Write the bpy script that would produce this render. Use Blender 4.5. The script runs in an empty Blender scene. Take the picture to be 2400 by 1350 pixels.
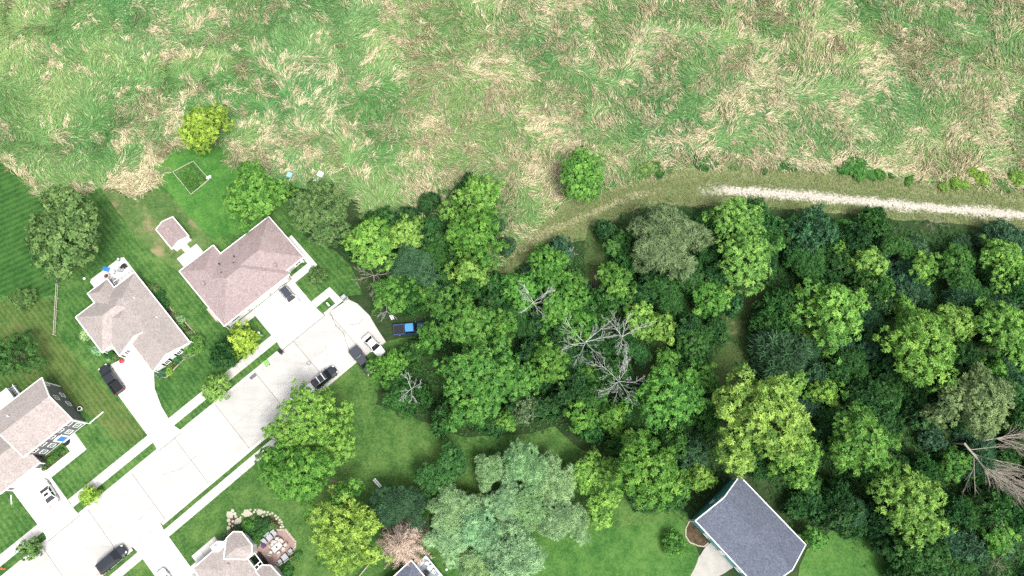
import bpy, bmesh, math, random
import numpy as np
from mathutils import Vector, Matrix

random.seed(7)
R = np.random.default_rng(11)
sc = bpy.context.scene
COL = sc.collection
rad = math.radians

# ------------------------------------------------------------------ camera
CAM_H, FPX, TILT = 130.0, 1733.0, rad(17)          # drone height, focal length in photo pixels, tilt from straight down
cam = bpy.data.cameras.new('camera'); cam_ob = bpy.data.objects.new('camera', cam); COL.objects.link(cam_ob)
cam.sensor_width = 36.0; cam.lens = FPX / 2400 * 36.0
cam.clip_start = 1.0; cam.clip_end = 2000.0
cam_ob.location = (0, 0, CAM_H); cam_ob.rotation_euler = (TILT, 0, 0)
sc.camera = cam_ob

# ------------------------------------------------------------------ sky, sun, exposure
SUN_EL, SUN_AZ = rad(62), rad(145)                  # azimuth clockwise from +Y
world = bpy.data.worlds.new('World'); sc.world = world; world.use_nodes = True
wn = world.node_tree
sky = wn.nodes.new('ShaderNodeTexSky'); sky.sky_type = 'NISHITA'; sky.sun_disc = False
sky.sun_elevation = SUN_EL; sky.sun_rotation = SUN_AZ
sky.air_density = 1.0; sky.dust_density = 4.0; sky.ozone_density = 0.6
bg = wn.nodes['Background']; bg.inputs['Strength'].default_value = 0.10
hz_ = wn.nodes.new('ShaderNodeHueSaturation'); hz_.inputs['Saturation'].default_value = 0.35      # bright grey overcast
wn.links.new(sky.outputs[0], hz_.inputs['Color']); wn.links.new(hz_.outputs[0], bg.inputs['Color'])
sun = bpy.data.lights.new('sun', 'SUN'); sun.energy = 1.5; sun.angle = rad(18); sun.color = (1.0, 0.965, 0.90)
sun_ob = bpy.data.objects.new('sun', sun); COL.objects.link(sun_ob)
sdir = Vector((math.sin(SUN_AZ) * math.cos(SUN_EL), math.cos(SUN_AZ) * math.cos(SUN_EL), math.sin(SUN_EL)))
sun_ob.rotation_euler = sdir.to_track_quat('Z', 'Y').to_euler()
sun_ob.location = (0, 0, 200)
vs = sc.view_settings
vs.view_transform = 'Standard'; vs.look = 'None'; vs.gamma = 1.0; vs.exposure = 1.42; vs.use_curve_mapping = False
sc.render.engine = 'CYCLES'
sc.cycles.use_denoising = False; sc.cycles.use_adaptive_sampling = False
sc.cycles.max_bounces = 4; sc.cycles.diffuse_bounces = 2; sc.cycles.transmission_bounces = 2; sc.cycles.transparent_max_bounces = 4

# ------------------------------------------------------------------ coordinates
def g(px, py, h=0.0):
    """photo pixel (2400x1350) -> ground position of the ray at height h"""
    u = (px - 1200) / FPX; v = (675 - py) / FPX
    dx, dy, dz = u, v * math.cos(TILT) + math.sin(TILT), v * math.sin(TILT) - math.cos(TILT)
    k = (CAM_H - h) / -dz
    return (dx * k, dy * k)
ST = rad(42); C0, S0 = math.cos(ST), math.sin(ST)   # street direction
def P(u, v, z=0.0): return (u * C0 - v * S0, u * S0 + v * C0, z)
def UV(x, y): return (x * C0 + y * S0, -x * S0 + y * C0)
def gu(px, py, h=0.0): return UV(*g(px, py, h))
def pix_scale(px, py, h): 
    a = g(px, py, h); b = g(px + 1, py, h); return b[0] - a[0]

# ------------------------------------------------------------------ noise
def vnoise(x, y, scale, seed):
    r = np.random.default_rng(seed); n = 256
    t = r.random((n, n))
    x = np.asarray(x) / scale + 1000.3; y = np.asarray(y) / scale + 1000.7
    xi = np.floor(x).astype(int); yi = np.floor(y).astype(int)
    fx = x - xi; fy = y - yi
    fx = fx * fx * (3 - 2 * fx); fy = fy * fy * (3 - 2 * fy)
    a = t[xi % n, yi % n]; b = t[(xi + 1) % n, yi % n]; c = t[xi % n, (yi + 1) % n]; d = t[(xi + 1) % n, (yi + 1) % n]
    return (a * (1 - fx) + b * fx) * (1 - fy) + (c * (1 - fx) + d * fx) * fy

# ------------------------------------------------------------------ materials
MATS = {}
def new_mat(name):
    m = bpy.data.materials.new(name); m.use_nodes = True
    nt = m.node_tree; b = nt.nodes['Principled BSDF']
    MATS[name] = m
    return m, nt, b
def pos_node(nt):
    return nt.nodes.new('ShaderNodeNewGeometry').outputs['Position']
def noise_node(nt, scale, detail=4, vec=None, rough=0.6):
    n = nt.nodes.new('ShaderNodeTexNoise'); n.inputs['Scale'].default_value = scale
    n.inputs['Detail'].default_value = detail; n.inputs['Roughness'].default_value = rough
    if vec is not None: nt.links.new(vec, n.inputs['Vector'])
    return n.outputs['Fac']
def ramp_node(nt, fac, stops):
    r = nt.nodes.new('ShaderNodeValToRGB'); e = r.color_ramp.elements
    while len(e) < len(stops): e.new(0.5)
    for k, (p, c) in enumerate(stops):
        e[k].position = p; e[k].color = (*c, 1) if len(c) == 3 else c
    nt.links.new(fac, r.inputs['Fac']); return r.outputs['Color']
def mix_col(nt, fac, a, b, mode='MIX'):
    m = nt.nodes.new('ShaderNodeMix'); m.data_type = 'RGBA'; m.blend_type = mode
    for sock, val in ((m.inputs[0], fac), (m.inputs[6], a), (m.inputs[7], b)):
        if hasattr(val, 'is_linked'): nt.links.new(val, sock)
        elif isinstance(val, tuple): sock.default_value = (*val, 1) if len(val) == 3 else val
        else: sock.default_value = val
    return m.outputs[2]
def bump(nt, b, h, strength, dist=0.05):
    n = nt.nodes.new('ShaderNodeBump'); n.inputs['Strength'].default_value = strength; n.inputs['Distance'].default_value = dist
    nt.links.new(h, n.inputs['Height']); nt.links.new(n.outputs['Normal'], b.inputs['Normal'])
def plain(name, col, rough=0.6, metal=0.0, spec=0.4, var=0.12, scale=3.0):
    m, nt, b = new_mat(name)
    f = noise_node(nt, scale, 3, nt.nodes.new('ShaderNodeTexCoord').outputs['Object'])
    lo = tuple(c * (1 - var) for c in col); hi = tuple(min(1, c * (1 + var)) for c in col)
    nt.links.new(ramp_node(nt, f, [(0.3, lo), (0.7, hi)]), b.inputs['Base Color'])
    b.inputs['Roughness'].default_value = rough; b.inputs['Metallic'].default_value = metal
    b.inputs['Specular IOR Level'].default_value = spec
    return m
def paint(name, col, coat=0.6):
    m, nt, b = new_mat(name)
    f = noise_node(nt, 2.0, 3, nt.nodes.new('ShaderNodeTexCoord').outputs['Object'])
    nt.links.new(ramp_node(nt, f, [(0.3, tuple(c * 0.9 for c in col)), (0.7, col)]), b.inputs['Base Color'])
    b.inputs['Roughness'].default_value = 0.35; b.inputs['Coat Weight'].default_value = coat; b.inputs['Coat Roughness'].default_value = 0.08
    return m
def glass(name, col=(0.012, 0.015, 0.018)):
    m, nt, b = new_mat(name)
    b.inputs['Base Color'].default_value = (*col, 1); b.inputs['Roughness'].default_value = 0.08
    b.inputs['Specular IOR Level'].default_value = 0.6
    return m
def grass(name, cols, patch=0.09, stripes=None, straw=None, bumpd=0.08):
    """cols: dark, mid, light; stripes: (angle, width m, amount)"""
    m, nt, b = new_mat(name); p = pos_node(nt)
    fine = noise_node(nt, 2.6, 6, p, 0.85); mid = noise_node(nt, 0.45, 4, p); big = noise_node(nt, patch, 3, p)
    s = nt.nodes.new('ShaderNodeMath'); s.operation = 'MULTIPLY_ADD'; nt.links.new(fine, s.inputs[0]); s.inputs[1].default_value = 0.62
    s2 = nt.nodes.new('ShaderNodeMath'); s2.operation = 'MULTIPLY_ADD'; nt.links.new(mid, s2.inputs[0]); s2.inputs[1].default_value = 0.3
    s3 = nt.nodes.new('ShaderNodeMath'); s3.operation = 'MULTIPLY'; nt.links.new(big, s3.inputs[0]); s3.inputs[1].default_value = 0.3
    nt.links.new(s3.outputs[0], s2.inputs[2]); nt.links.new(s2.outputs[0], s.inputs[2])
    fac = s.outputs[0]
    if stripes:
        a, w, amt = stripes
        mp = nt.nodes.new('ShaderNodeMapping'); mp.inputs['Rotation'].default_value = (0, 0, -a); nt.links.new(p, mp.inputs['Vector'])
        wv = nt.nodes.new('ShaderNodeTexWave'); wv.bands_direction = 'Y'; wv.inputs['Scale'].default_value = 0.314 / w
        wv.inputs['Distortion'].default_value = 1.2; wv.inputs['Detail'].default_value = 3; wv.inputs['Detail Scale'].default_value = 0.6
        nt.links.new(mp.outputs[0], wv.inputs['Vector'])
        s4 = nt.nodes.new('ShaderNodeMath'); s4.operation = 'MULTIPLY_ADD'; nt.links.new(wv.outputs['Fac'], s4.inputs[0]); s4.inputs[1].default_value = amt
        s5 = nt.nodes.new('ShaderNodeMath'); s5.operation = 'SUBTRACT'; nt.links.new(fac, s5.inputs[0]); s5.inputs[1].default_value = amt * 0.5
        nt.links.new(s5.outputs[0], s4.inputs[2]); fac = s4.outputs[0]
    c = ramp_node(nt, fac, [(0.42, cols[0]), (0.565, cols[1]), (0.71, cols[2])])
    if straw:
        f2 = noise_node(nt, straw[1], 4, p, 0.65)
        c = mix_col(nt, ramp_node(nt, f2, [(straw[2], (0, 0, 0)), (straw[2] + 0.16, (1, 1, 1))]), c, straw[0])
    nt.links.new(c, b.inputs['Base Color'])
    b.inputs['Roughness'].default_value = 0.9; b.inputs['Specular IOR Level'].default_value = 0.15
    bump(nt, b, fine, 0.6, bumpd)
    return m
def concrete(name, col, stain=0.10, streak=None):
    m, nt, b = new_mat(name); p = pos_node(nt)
    f = noise_node(nt, 0.6, 6, p, 0.65); f2 = noise_node(nt, 9.0, 3, p)
    lo = tuple(c * (1 - stain) for c in col)
    c = ramp_node(nt, f, [(0.32, lo), (0.62, col)])
    c = mix_col(nt, 0.25, c, ramp_node(nt, f2, [(0.3, tuple(x * 0.82 for x in col)), (0.7, col)]))
    if streak:
        mp = nt.nodes.new('ShaderNodeMapping'); mp.inputs['Rotation'].default_value = (0, 0, -streak); mp.inputs['Scale'].default_value = (0.12, 1.0, 1.0)
        # mapping rotates about the origin, so the streaks run along the street
        nt.links.new(p, mp.inputs['Vector'])
        f3 = noise_node(nt, 1.1, 5, mp.outputs[0], 0.7)
        c = mix_col(nt, ramp_node(nt, f3, [(0.48, (0, 0, 0)), (0.72, (0.5, 0.5, 0.5))]), c, tuple(x * 0.66 for x in col))
    oi = nt.nodes.new('ShaderNodeObjectInfo'); hv = nt.nodes.new('ShaderNodeHueSaturation'); mr = nt.nodes.new('ShaderNodeMapRange'); mr.inputs[3].default_value = 0.90; mr.inputs[4].default_value = 1.06
    nt.links.new(oi.outputs['Random'], mr.inputs[0]); nt.links.new(mr.outputs[0], hv.inputs['Value']); nt.links.new(c, hv.inputs['Color']); c = hv.outputs[0]
    nt.links.new(c, b.inputs['Base Color']); b.inputs['Roughness'].default_value = 0.85; b.inputs['Specular IOR Level'].default_value = 0.2
    bump(nt, b, f2, 0.2, 0.02)
    return m
def shingle(name, cols, ang=ST):
    m, nt, b = new_mat(name); p = pos_node(nt)
    f = noise_node(nt, 4.5, 4, p, 0.8); f2 = noise_node(nt, 0.35, 4, p)
    mp = nt.nodes.new('ShaderNodeMapping'); mp.inputs['Rotation'].default_value = (0, 0, -ang); mp.inputs['Scale'].default_value = (1, 1, 2.2); nt.links.new(p, mp.inputs['Vector'])
    br = nt.nodes.new('ShaderNodeTexVoronoi'); br.inputs['Scale'].default_value = 3.4; br.distance = 'CHEBYCHEV'; nt.links.new(mp.outputs[0], br.inputs['Vector'])
    c = ramp_node(nt, f, [(0.3, cols[0]), (0.52, cols[1]), (0.75, cols[2])])
    c = mix_col(nt, 0.35, c, mix_col(nt, br.outputs['Color'], cols[0], cols[2]))
    c = mix_col(nt, ramp_node(nt, f2, [(0.35, (0, 0, 0)), (0.75, (0.4, 0.4, 0.4))]), c, tuple(x * 0.72 for x in cols[1]))
    nt.links.new(c, b.inputs['Base Color']); b.inputs['Roughness'].default_value = 0.9; b.inputs['Specular IOR Level'].default_value = 0.2
    bump(nt, b, f, 0.5, 0.04)
    return m
def siding(name, col):
    m, nt, b = new_mat(name); p = pos_node(nt)
    sx = nt.nodes.new('ShaderNodeSeparateXYZ'); nt.links.new(p, sx.inputs[0])
    ml = nt.nodes.new('ShaderNodeMath'); ml.operation = 'MULTIPLY'; nt.links.new(sx.outputs[2], ml.inputs[0]); ml.inputs[1].default_value = 6.0
    fr = nt.nodes.new('ShaderNodeMath'); fr.operation = 'FRACT'; nt.links.new(ml.outputs[0], fr.inputs[0])
    f = noise_node(nt, 1.2, 4, p)
    c = ramp_node(nt, f, [(0.3, tuple(x * 0.88 for x in col)), (0.7, col)])
    nt.links.new(c, b.inputs['Base Color']); b.inputs['Roughness'].default_value = 0.6
    bump(nt, b, fr.outputs[0], 0.5, 0.03)
    return m
def leaf_mat(name, trans=0.2, rough=0.55):
    m, nt, b = new_mat(name)
    oi = nt.nodes.new('ShaderNodeObjectInfo')
    at = nt.nodes.new('ShaderNodeAttribute'); at.attribute_name = 'var'
    hs = nt.nodes.new('ShaderNodeHueSaturation')
    nt.links.new(oi.outputs['Color'], hs.inputs['Color'])
    mh = nt.nodes.new('ShaderNodeMapRange'); mh.inputs[1].default_value = 0; mh.inputs[2].default_value = 1; mh.inputs[3].default_value = 0.520; mh.inputs[4].default_value = 0.482
    nt.links.new(at.outputs['Fac'], mh.inputs[0]); nt.links.new(mh.outputs[0], hs.inputs['Hue'])
    mv = nt.nodes.new('ShaderNodeMapRange'); mv.inputs[1].default_value = 0; mv.inputs[2].default_value = 1; mv.inputs[3].default_value = 0.5; mv.inputs[4].default_value = 1.5
    nt.links.new(at.outputs['Fac'], mv.inputs[0]); nt.links.new(mv.outputs[0], hs.inputs['Value'])
    nt.links.new(hs.outputs[0], b.inputs['Base Color']); b.inputs['Roughness'].default_value = rough; b.inputs['Specular IOR Level'].default_value = 0.10
    tr = nt.nodes.new('ShaderNodeBsdfTranslucent'); nt.links.new(hs.outputs[0], tr.inputs['Color'])
    mx = nt.nodes.new('ShaderNodeMixShader'); mx.inputs[0].default_value = trans
    nt.links.new(b.outputs[0], mx.inputs[1]); nt.links.new(tr.outputs[0], mx.inputs[2])
    nt.links.new(mx.outputs[0], nt.nodes['Material Output'].inputs['Surface'])
    return m
def blade_mat(name, trans=0.2):
    m, nt, b = new_mat(name)
    at = nt.nodes.new('ShaderNodeAttribute'); at.attribute_name = 'tint'
    nt.links.new(at.outputs['Color'], b.inputs['Base Color']); b.inputs['Roughness'].default_value = 0.7; b.inputs['Specular IOR Level'].default_value = 0.2
    tr = nt.nodes.new('ShaderNodeBsdfTranslucent'); nt.links.new(at.outputs['Color'], tr.inputs['Color'])
    mx = nt.nodes.new('ShaderNodeMixShader'); mx.inputs[0].default_value = trans
    nt.links.new(b.outputs[0], mx.inputs[1]); nt.links.new(tr.outputs[0], mx.inputs[2])
    nt.links.new(mx.outputs[0], nt.nodes['Material Output'].inputs['Surface'])
    return m

LAWN = ((0.010, 0.042, 0.010), (0.034, 0.098, 0.021), (0.098, 0.182, 0.046))
M_FLOOR = grass('woodland_floor', ((0.008, 0.018, 0.007), (0.020, 0.042, 0.014), (0.045, 0.072, 0.026)), 0.12)
M_LAWN = grass('lawn', LAWN, 0.07, (ST + rad(90), 0.9, 0.05))
M_LAWN_ST = grass('striped_lawn', ((0.010, 0.036, 0.009), (0.022, 0.075, 0.015), (0.05, 0.12, 0.026)), 0.07, (rad(28), 1.1, 0.10))
M_LAWN_BR = grass('bright_lawn', ((0.016, 0.062, 0.012), (0.038, 0.130, 0.022), (0.095, 0.21, 0.045)), 0.06)
M_LAWN_MID = grass('lower_lawn', ((0.011, 0.048, 0.010), (0.030, 0.102, 0.019), (0.085, 0.175, 0.040)), 0.06)
M_LAWN_PALE = grass('patchy_lawn', ((0.022, 0.060, 0.016), (0.060, 0.120, 0.032), (0.12, 0.18, 0.060)), 0.10, None, ((0.24, 0.20, 0.11), 0.22, 0.53))
M_LAWN_DRY = grass('dry_lawn', ((0.022, 0.050, 0.012), (0.048, 0.100, 0.022), (0.11, 0.150, 0.044)), 0.12, (ST + rad(90), 0.8, 0.08), ((0.12, 0.10, 0.045), 0.3, 0.58))
M_CLEAR = grass('clearing_lawn', ((0.010, 0.040, 0.010), (0.034, 0.094, 0.020), (0.100, 0.175, 0.044)), 0.07, None, ((0.075, 0.110, 0.032), 0.12, 0.64))
M_MEADOW = grass('meadow', ((0.030, 0.095, 0.030), (0.080, 0.195, 0.062), (0.18, 0.31, 0.11)), 0.08, None, ((0.30, 0.28, 0.15), 0.5, 0.60))
M_VERGE = grass('verge', ((0.055, 0.085, 0.028), (0.115, 0.150, 0.055), (0.22, 0.235, 0.115)), 0.12, None, ((0.20, 0.17, 0.095), 0.25, 0.60))
M_TRAIL = grass('trail', ((0.06, 0.065, 0.028), (0.13, 0.125, 0.060), (0.24, 0.21, 0.12)), 0.15)
M_GRAVEL = grass('gravel', ((0.24, 0.21, 0.17), (0.48, 0.44, 0.38), (0.75, 0.72, 0.66)), 0.2, None, ((0.13, 0.12, 0.055), 0.35, 0.62))
M_SOIL = grass('bed_soil', ((0.020, 0.014, 0.008), (0.05, 0.034, 0.02), (0.11, 0.08, 0.05)), 0.4)
M_ROAD = concrete('road_concrete', (0.48, 0.47, 0.45), 0.16, ST)
M_DRIVE = concrete('drive_concrete', (0.62, 0.61, 0.59), 0.12)
M_WALK = concrete('walk_concrete', (0.53, 0.515, 0.485), 0.16)
M_JOINT = plain('joint_filler', (0.14, 0.125, 0.10), 0.95, var=0.3)
M_STONE = concrete('flagstone', (0.44, 0.42, 0.34), 0.3)
M_CURBST = concrete('edging_stone', (0.42, 0.39, 0.31), 0.3)
M_ROOF_TAN = shingle('shingle_tan', ((0.17, 0.145, 0.135), (0.33, 0.29, 0.275), (0.48, 0.435, 0.41)))
M_ROOF_PINK = shingle('shingle_pink', ((0.15, 0.112, 0.112), (0.295, 0.232, 0.230), (0.43, 0.36, 0.352)))
M_ROOF_BLUE = shingle('shingle_blue', ((0.04, 0.05, 0.068), (0.105, 0.12, 0.16), (0.24, 0.26, 0.33)))
M_WHITE = plain('white_trim', (0.80, 0.80, 0.79), 0.5, var=0.04)
M_WALL_W = siding('white_siding', (0.78, 0.77, 0.75))
M_WALL_G = siding('grey_siding', (0.135, 0.135, 0.145))
M_WALL_T = siding('teal_siding', (0.10, 0.37, 0.41))
M_BRICKY = plain('pale_brick', (0.42, 0.36, 0.31), 0.85, var=0.25, scale=6)
M_GLASS = glass('window_glass'); M_GLASS_G = glass('green_glass', (0.05, 0.12, 0.09)); M_GLASS_B = glass('blue_glass', (0.03, 0.10, 0.20))
M_BLACK = plain('black_plastic', (0.012, 0.012, 0.013), 0.5)
M_RUBBER = plain('rubber', (0.018, 0.018, 0.018), 0.85)
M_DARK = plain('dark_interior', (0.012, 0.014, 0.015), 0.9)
M_STEEL = plain('steel', (0.45, 0.45, 0.46), 0.35, 0.8)
M_GREY = plain('grey_paint', (0.33, 0.34, 0.36), 0.6)
M_LGREY = plain('pale_metal_roof', (0.50, 0.54, 0.56), 0.4, 0.1)
M_WOOD = plain('weathered_wood', (0.44, 0.41, 0.33), 0.85, var=0.3, scale=8)
M_PAVER = plain('brick_paver', (0.27, 0.185, 0.16), 0.9, var=0.35, scale=5)
M_PAVER_E = plain('edge_paver', (0.36, 0.30, 0.25), 0.9, var=0.25, scale=5)
M_CUSH = plain('beige_cushion', (0.50, 0.46, 0.42), 0.9)
M_BARK = plain('bark', (0.11, 0.09, 0.07), 0.95, var=0.35, scale=5)
M_DEADW = plain('bleached_wood', (0.47, 0.48, 0.455), 0.9, var=0.25, scale=4)
M_DEADB = plain('brown_dead_wood', (0.29, 0.26, 0.215), 0.9, var=0.3, scale=4)
M_DEADN = plain('dead_needles', (0.47, 0.35, 0.27), 0.95, var=0.3, scale=2)
M_GREENBOX = plain('utility_green', (0.06, 0.15, 0.11), 0.5)
M_LIME = plain('lime_plastic', (0.18, 0.62, 0.08), 0.4)
M_RED = plain('red_plastic', (0.62, 0.02, 0.05), 0.4)
M_BLUE = plain('blue_plastic', (0.03, 0.20, 0.62), 0.45)
M_TEALBOX = plain('teal_paint', (0.25, 0.47, 0.48), 0.6)
M_ORANGE = plain('orange_paint', (0.65, 0.13, 0.05), 0.5)
M_MAROON = plain('maroon_pit', (0.10, 0.03, 0.03), 0.9)
M_PURPLE = plain('purple_fabric', (0.07, 0.045, 0.12), 0.9)
M_RUG = plain('rug_blue_grey', (0.21, 0.25, 0.29), 0.95)
M_RUGW = plain('rug_pale_band', (0.55, 0.58, 0.66), 0.95)
M_LAMP = plain('lamp_lens', (0.75, 0.75, 0.72), 0.2); M_TAIL = plain('tail_lens', (0.30, 0.015, 0.015), 0.25)
P_BLACK = paint('black_car_paint', (0.022, 0.024, 0.028)); P_WHITE = paint('white_car_paint', (0.80, 0.80, 0.80))
P_DGREY = paint('dark_grey_paint', (0.036, 0.042, 0.054)); P_BLUE = paint('blue_car_paint', (0.022, 0.055, 0.17)); P_SLATE = paint('slate_paint', (0.014, 0.018, 0.025), 0.35)
P_SKYBLUE = paint('light_blue_roof', (0.05, 0.24, 0.50))
M_LEAF = leaf_mat('leaf'); M_BLADE = blade_mat('grass_blade')

# ------------------------------------------------------------------ object helpers
def tag(o, label, cat, group=None, kind=None):
    if label: o['label'] = label
    if cat: o['category'] = cat
    if group: o['group'] = group
    if kind: o['kind'] = kind
    return o
def thing(name, label, cat, loc=(0, 0, 0), rz=0.0, group=None):
    o = bpy.data.objects.new(name, None); COL.objects.link(o); o.empty_display_size = 0.3
    o.location = loc; o.rotation_euler = (0, 0, rz)
    return tag(o, label, cat, group)
def link(name, me, mat=None, parent=None, loc=(0, 0, 0), rot=(0, 0, 0), scale=(1, 1, 1)):
    o = bpy.data.objects.new(name, me); COL.objects.link(o)
    if mat is not None and len(me.materials) == 0: me.materials.append(mat)
    o.parent = parent; o.location = loc; o.rotation_euler = rot; o.scale = scale
    return o
class MB:
    def __init__(s): s.v = []; s.f = []; s.m = []
    def add(s, vs, fs, mi=0):
        k = len(s.v); s.v += [tuple(p) for p in vs]; s.f += [tuple(i + k for i in f) for f in fs]; s.m += [mi] * len(fs)
    def box(s, x0, x1, y0, y1, z0, z1, mi=0):
        s.add([(x0, y0, z0), (x1, y0, z0), (x1, y1, z0), (x0, y1, z0), (x0, y0, z1), (x1, y0, z1), (x1, y1, z1), (x0, y1, z1)],
              [(0, 3, 2, 1), (4, 5, 6, 7), (0, 1, 5, 4), (1, 2, 6, 5), (2, 3, 7, 6), (3, 0, 4, 7)], mi)
    def obox(s, c, d, L, W, z0, z1, mi=0):
        """box centred at c (x,y), long axis direction d"""
        dx, dy = d; n = math.hypot(dx, dy); dx /= n; dy /= n; nx, ny = -dy, dx
        q = [(c[0] + a * L / 2 * dx + b * W / 2 * nx, c[1] + a * L / 2 * dy + b * W / 2 * ny) for a, b in ((-1, -1), (1, -1), (1, 1), (-1, 1))]
        s.prism(q, z0, z1, mi)
    def prism(s, poly, z0, z1, mi=0):
        n = len(poly)
        a = sum(poly[i][0] * poly[(i + 1) % n][1] - poly[(i + 1) % n][0] * poly[i][1] for i in range(n))
        if a < 0: poly = poly[::-1]
        s.add([(x, y, z0) for x, y in poly] + [(x, y, z1) for x, y in poly],
              [tuple(range(n - 1, -1, -1)), tuple(range(n, 2 * n))] + [(i, (i + 1) % n, n + (i + 1) % n, n + i) for i in range(n)], mi)
    def plate(s, poly3, t, mi=0):
        """sloping polygon with vertical thickness t below it"""
        n = len(poly3)
        a = sum(poly3[i][0] * poly3[(i + 1) % n][1] - poly3[(i + 1) % n][0] * poly3[i][1] for i in range(n))
        if a < 0: poly3 = poly3[::-1]
        s.add([(x, y, z - t) for x, y, z in poly3] + list(poly3),
              [tuple(range(n - 1, -1, -1)), tuple(range(n, 2 * n))] + [(i, (i + 1) % n, n + (i + 1) % n, n + i) for i in range(n)], mi)
    def beam(s, a, b, w, h, mi=0):
        a = Vector(a); b = Vector(b); d = b - a
        if d.length < 1e-4: return
        side = Vector((-d.y, d.x, 0))
        side = side.normalized() if side.length > 1e-5 else Vector((1, 0, 0))
        up = side.cross(d).normalized()
        if up.z < 0: up = -up
        s0, u0 = side * w / 2, up * h / 2
        vs = [p + x * s0 + y * u0 for p in (a, b) for x, y in ((-1, -1), (1, -1), (1, 1), (-1, 1))]
        s.add(vs, [(0, 1, 2, 3), (7, 6, 5, 4), (0, 4, 5, 1), (1, 5, 6, 2), (2, 6, 7, 3), (3, 7, 4, 0)], mi)
    def tube(s, pts, rads, n=5, mi=0, cap=True):
        pts = [Vector(p) for p in pts]; base = len(s.v); vs = []; fs = []
        for i, p in enumerate(pts):
            d = (pts[min(i + 1, len(pts) - 1)] - pts[max(i - 1, 0)])
            d = d.normalized() if d.length > 1e-6 else Vector((0, 0, 1))
            x = d.cross(Vector((0, 0, 1)) if abs(d.z) < 0.9 else Vector((1, 0, 0))).normalized(); y = d.cross(x)
            for k in range(n):
                t = 2 * math.pi * k / n; vs.append(p + (x * math.cos(t) + y * math.sin(t)) * rads[i])
        for i in range(len(pts) - 1):
            for k in range(n):
                a = i * n + k; b = i * n + (k + 1) % n; fs.append((a, a + n, b + n, b))
        if cap:
            fs.append(tuple(range(n))); fs.append(tuple(range((len(pts) - 1) * n + n - 1, (len(pts) - 1) * n - 1, -1)))
        s.add(vs, fs, mi)
    def lathe(s, prof, n=14, c=(0, 0), mi=0):
        vs = []; fs = []; m = len(prof)
        for r, z in prof:
            for k in range(n):
                t = 2 * math.pi * k / n; vs.append((c[0] + r * math.cos(t), c[1] + r * math.sin(t), z))
        for i in range(m - 1):
            for k in range(n):
                fs.append((i * n + k, i * n + (k + 1) % n, (i + 1) * n + (k + 1) % n, (i + 1) * n + k))
        fs.append(tuple(range(n - 1, -1, -1))); fs.append(tuple(range((m - 1) * n, m * n)))
        s.add(vs, fs, mi)
    def mesh(s, name, mats=()):
        me = bpy.data.meshes.new(name); me.from_pydata(s.v, [], s.f)
        for m in mats: me.materials.append(m)
        if len(mats) > 1: me.polygons.foreach_set('material_index', s.m)
        me.update(); return me
    def build(s, name, mats, parent=None, loc=(0, 0, 0), rz=0.0, smooth=False, bevel=0.0):
        if not isinstance(mats, (list, tuple)): mats = [mats]
        me = s.mesh(name, mats)
        if bevel:
            bm = bmesh.new(); bm.from_mesh(me)
            bmesh.ops.bevel(bm, geom=[e for e in bm.edges if e.is_manifold and e.calc_face_angle(0) > 0.5], offset=bevel, segments=2, affect='EDGES', profile=0.6)
            bm.to_mesh(me); bm.free()
        if smooth: me.polygons.foreach_set('use_smooth', [True] * len(me.polygons))
        return link(name, me, None, parent, loc, (0, 0, rz))

def np_mesh(name, verts, faces, mat, attrs=None):
    """verts (N,3); faces (M,k) arrays; attrs: {name: (type, domain, values)}"""
    me = bpy.data.meshes.new(name)
    fl = faces if isinstance(faces, list) else [faces]
    loops = np.concatenate([f.ravel() for f in fl]).astype(np.int32)
    tot = np.concatenate([np.full(len(f), f.shape[1]) for f in fl]); start = np.concatenate([[0], np.cumsum(tot)[:-1]]).astype(np.int32)
    me.vertices.add(len(verts)); me.vertices.foreach_set('co', np.ascontiguousarray(verts, dtype=np.float32).ravel())
    me.loops.add(len(loops)); me.loops.foreach_set('vertex_index', loops)
    me.polygons.add(len(start)); me.polygons.foreach_set('loop_start', start)
    if mat: me.materials.append(mat)
    for k, (ty, dom, vals) in (attrs or {}).items():
        a = me.attributes.new(k, ty, dom)
        a.data.foreach_set('color' if ty == 'FLOAT_COLOR' else 'value', np.ascontiguousarray(vals, dtype=np.float32).ravel())
    me.update(calc_edges=True)
    return me

def ragged(poly, amp=0.5, step=0.8, seed=0):
    out = []; n = len(poly)
    for i in range(n):
        a = np.array(poly[i]); b = np.array(poly[(i + 1) % n]); L = np.hypot(*(b - a)); k = max(1, int(L / step))
        d = (b - a) / max(L, 1e-6); nn = np.array((-d[1], d[0]))
        for j in range(k):
            q = a + (b - a) * j / k
            off = (vnoise(q[0], q[1], 2.2, seed) - 0.5) * 2 * amp + (vnoise(q[0], q[1], 0.8, seed + 1) - 0.5) * amp
            out.append(tuple(q + nn * off))
    return out
def sheet(name, poly, z, mat, kind='structure', label=None, cat=None, parent=None):
    bm = bmesh.new(); vs = [bm.verts.new((x, y, z)) for x, y in poly]; f = bm.faces.new(vs)
    bm.normal_update()
    if f.normal.z < 0: f.normal_flip()
    bmesh.ops.triangulate(bm, faces=[f])
    me = bpy.data.meshes.new(name); bm.to_mesh(me); bm.free()
    o = link(name, me, mat, parent)
    if kind: tag(o, label, cat, None, kind)
    return o
def pxs(pts, h=0): return [g(x, y, h) for x, y in pts]
def uvs(pts): return [P(u, v)[:2] for u, v in pts]

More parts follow.
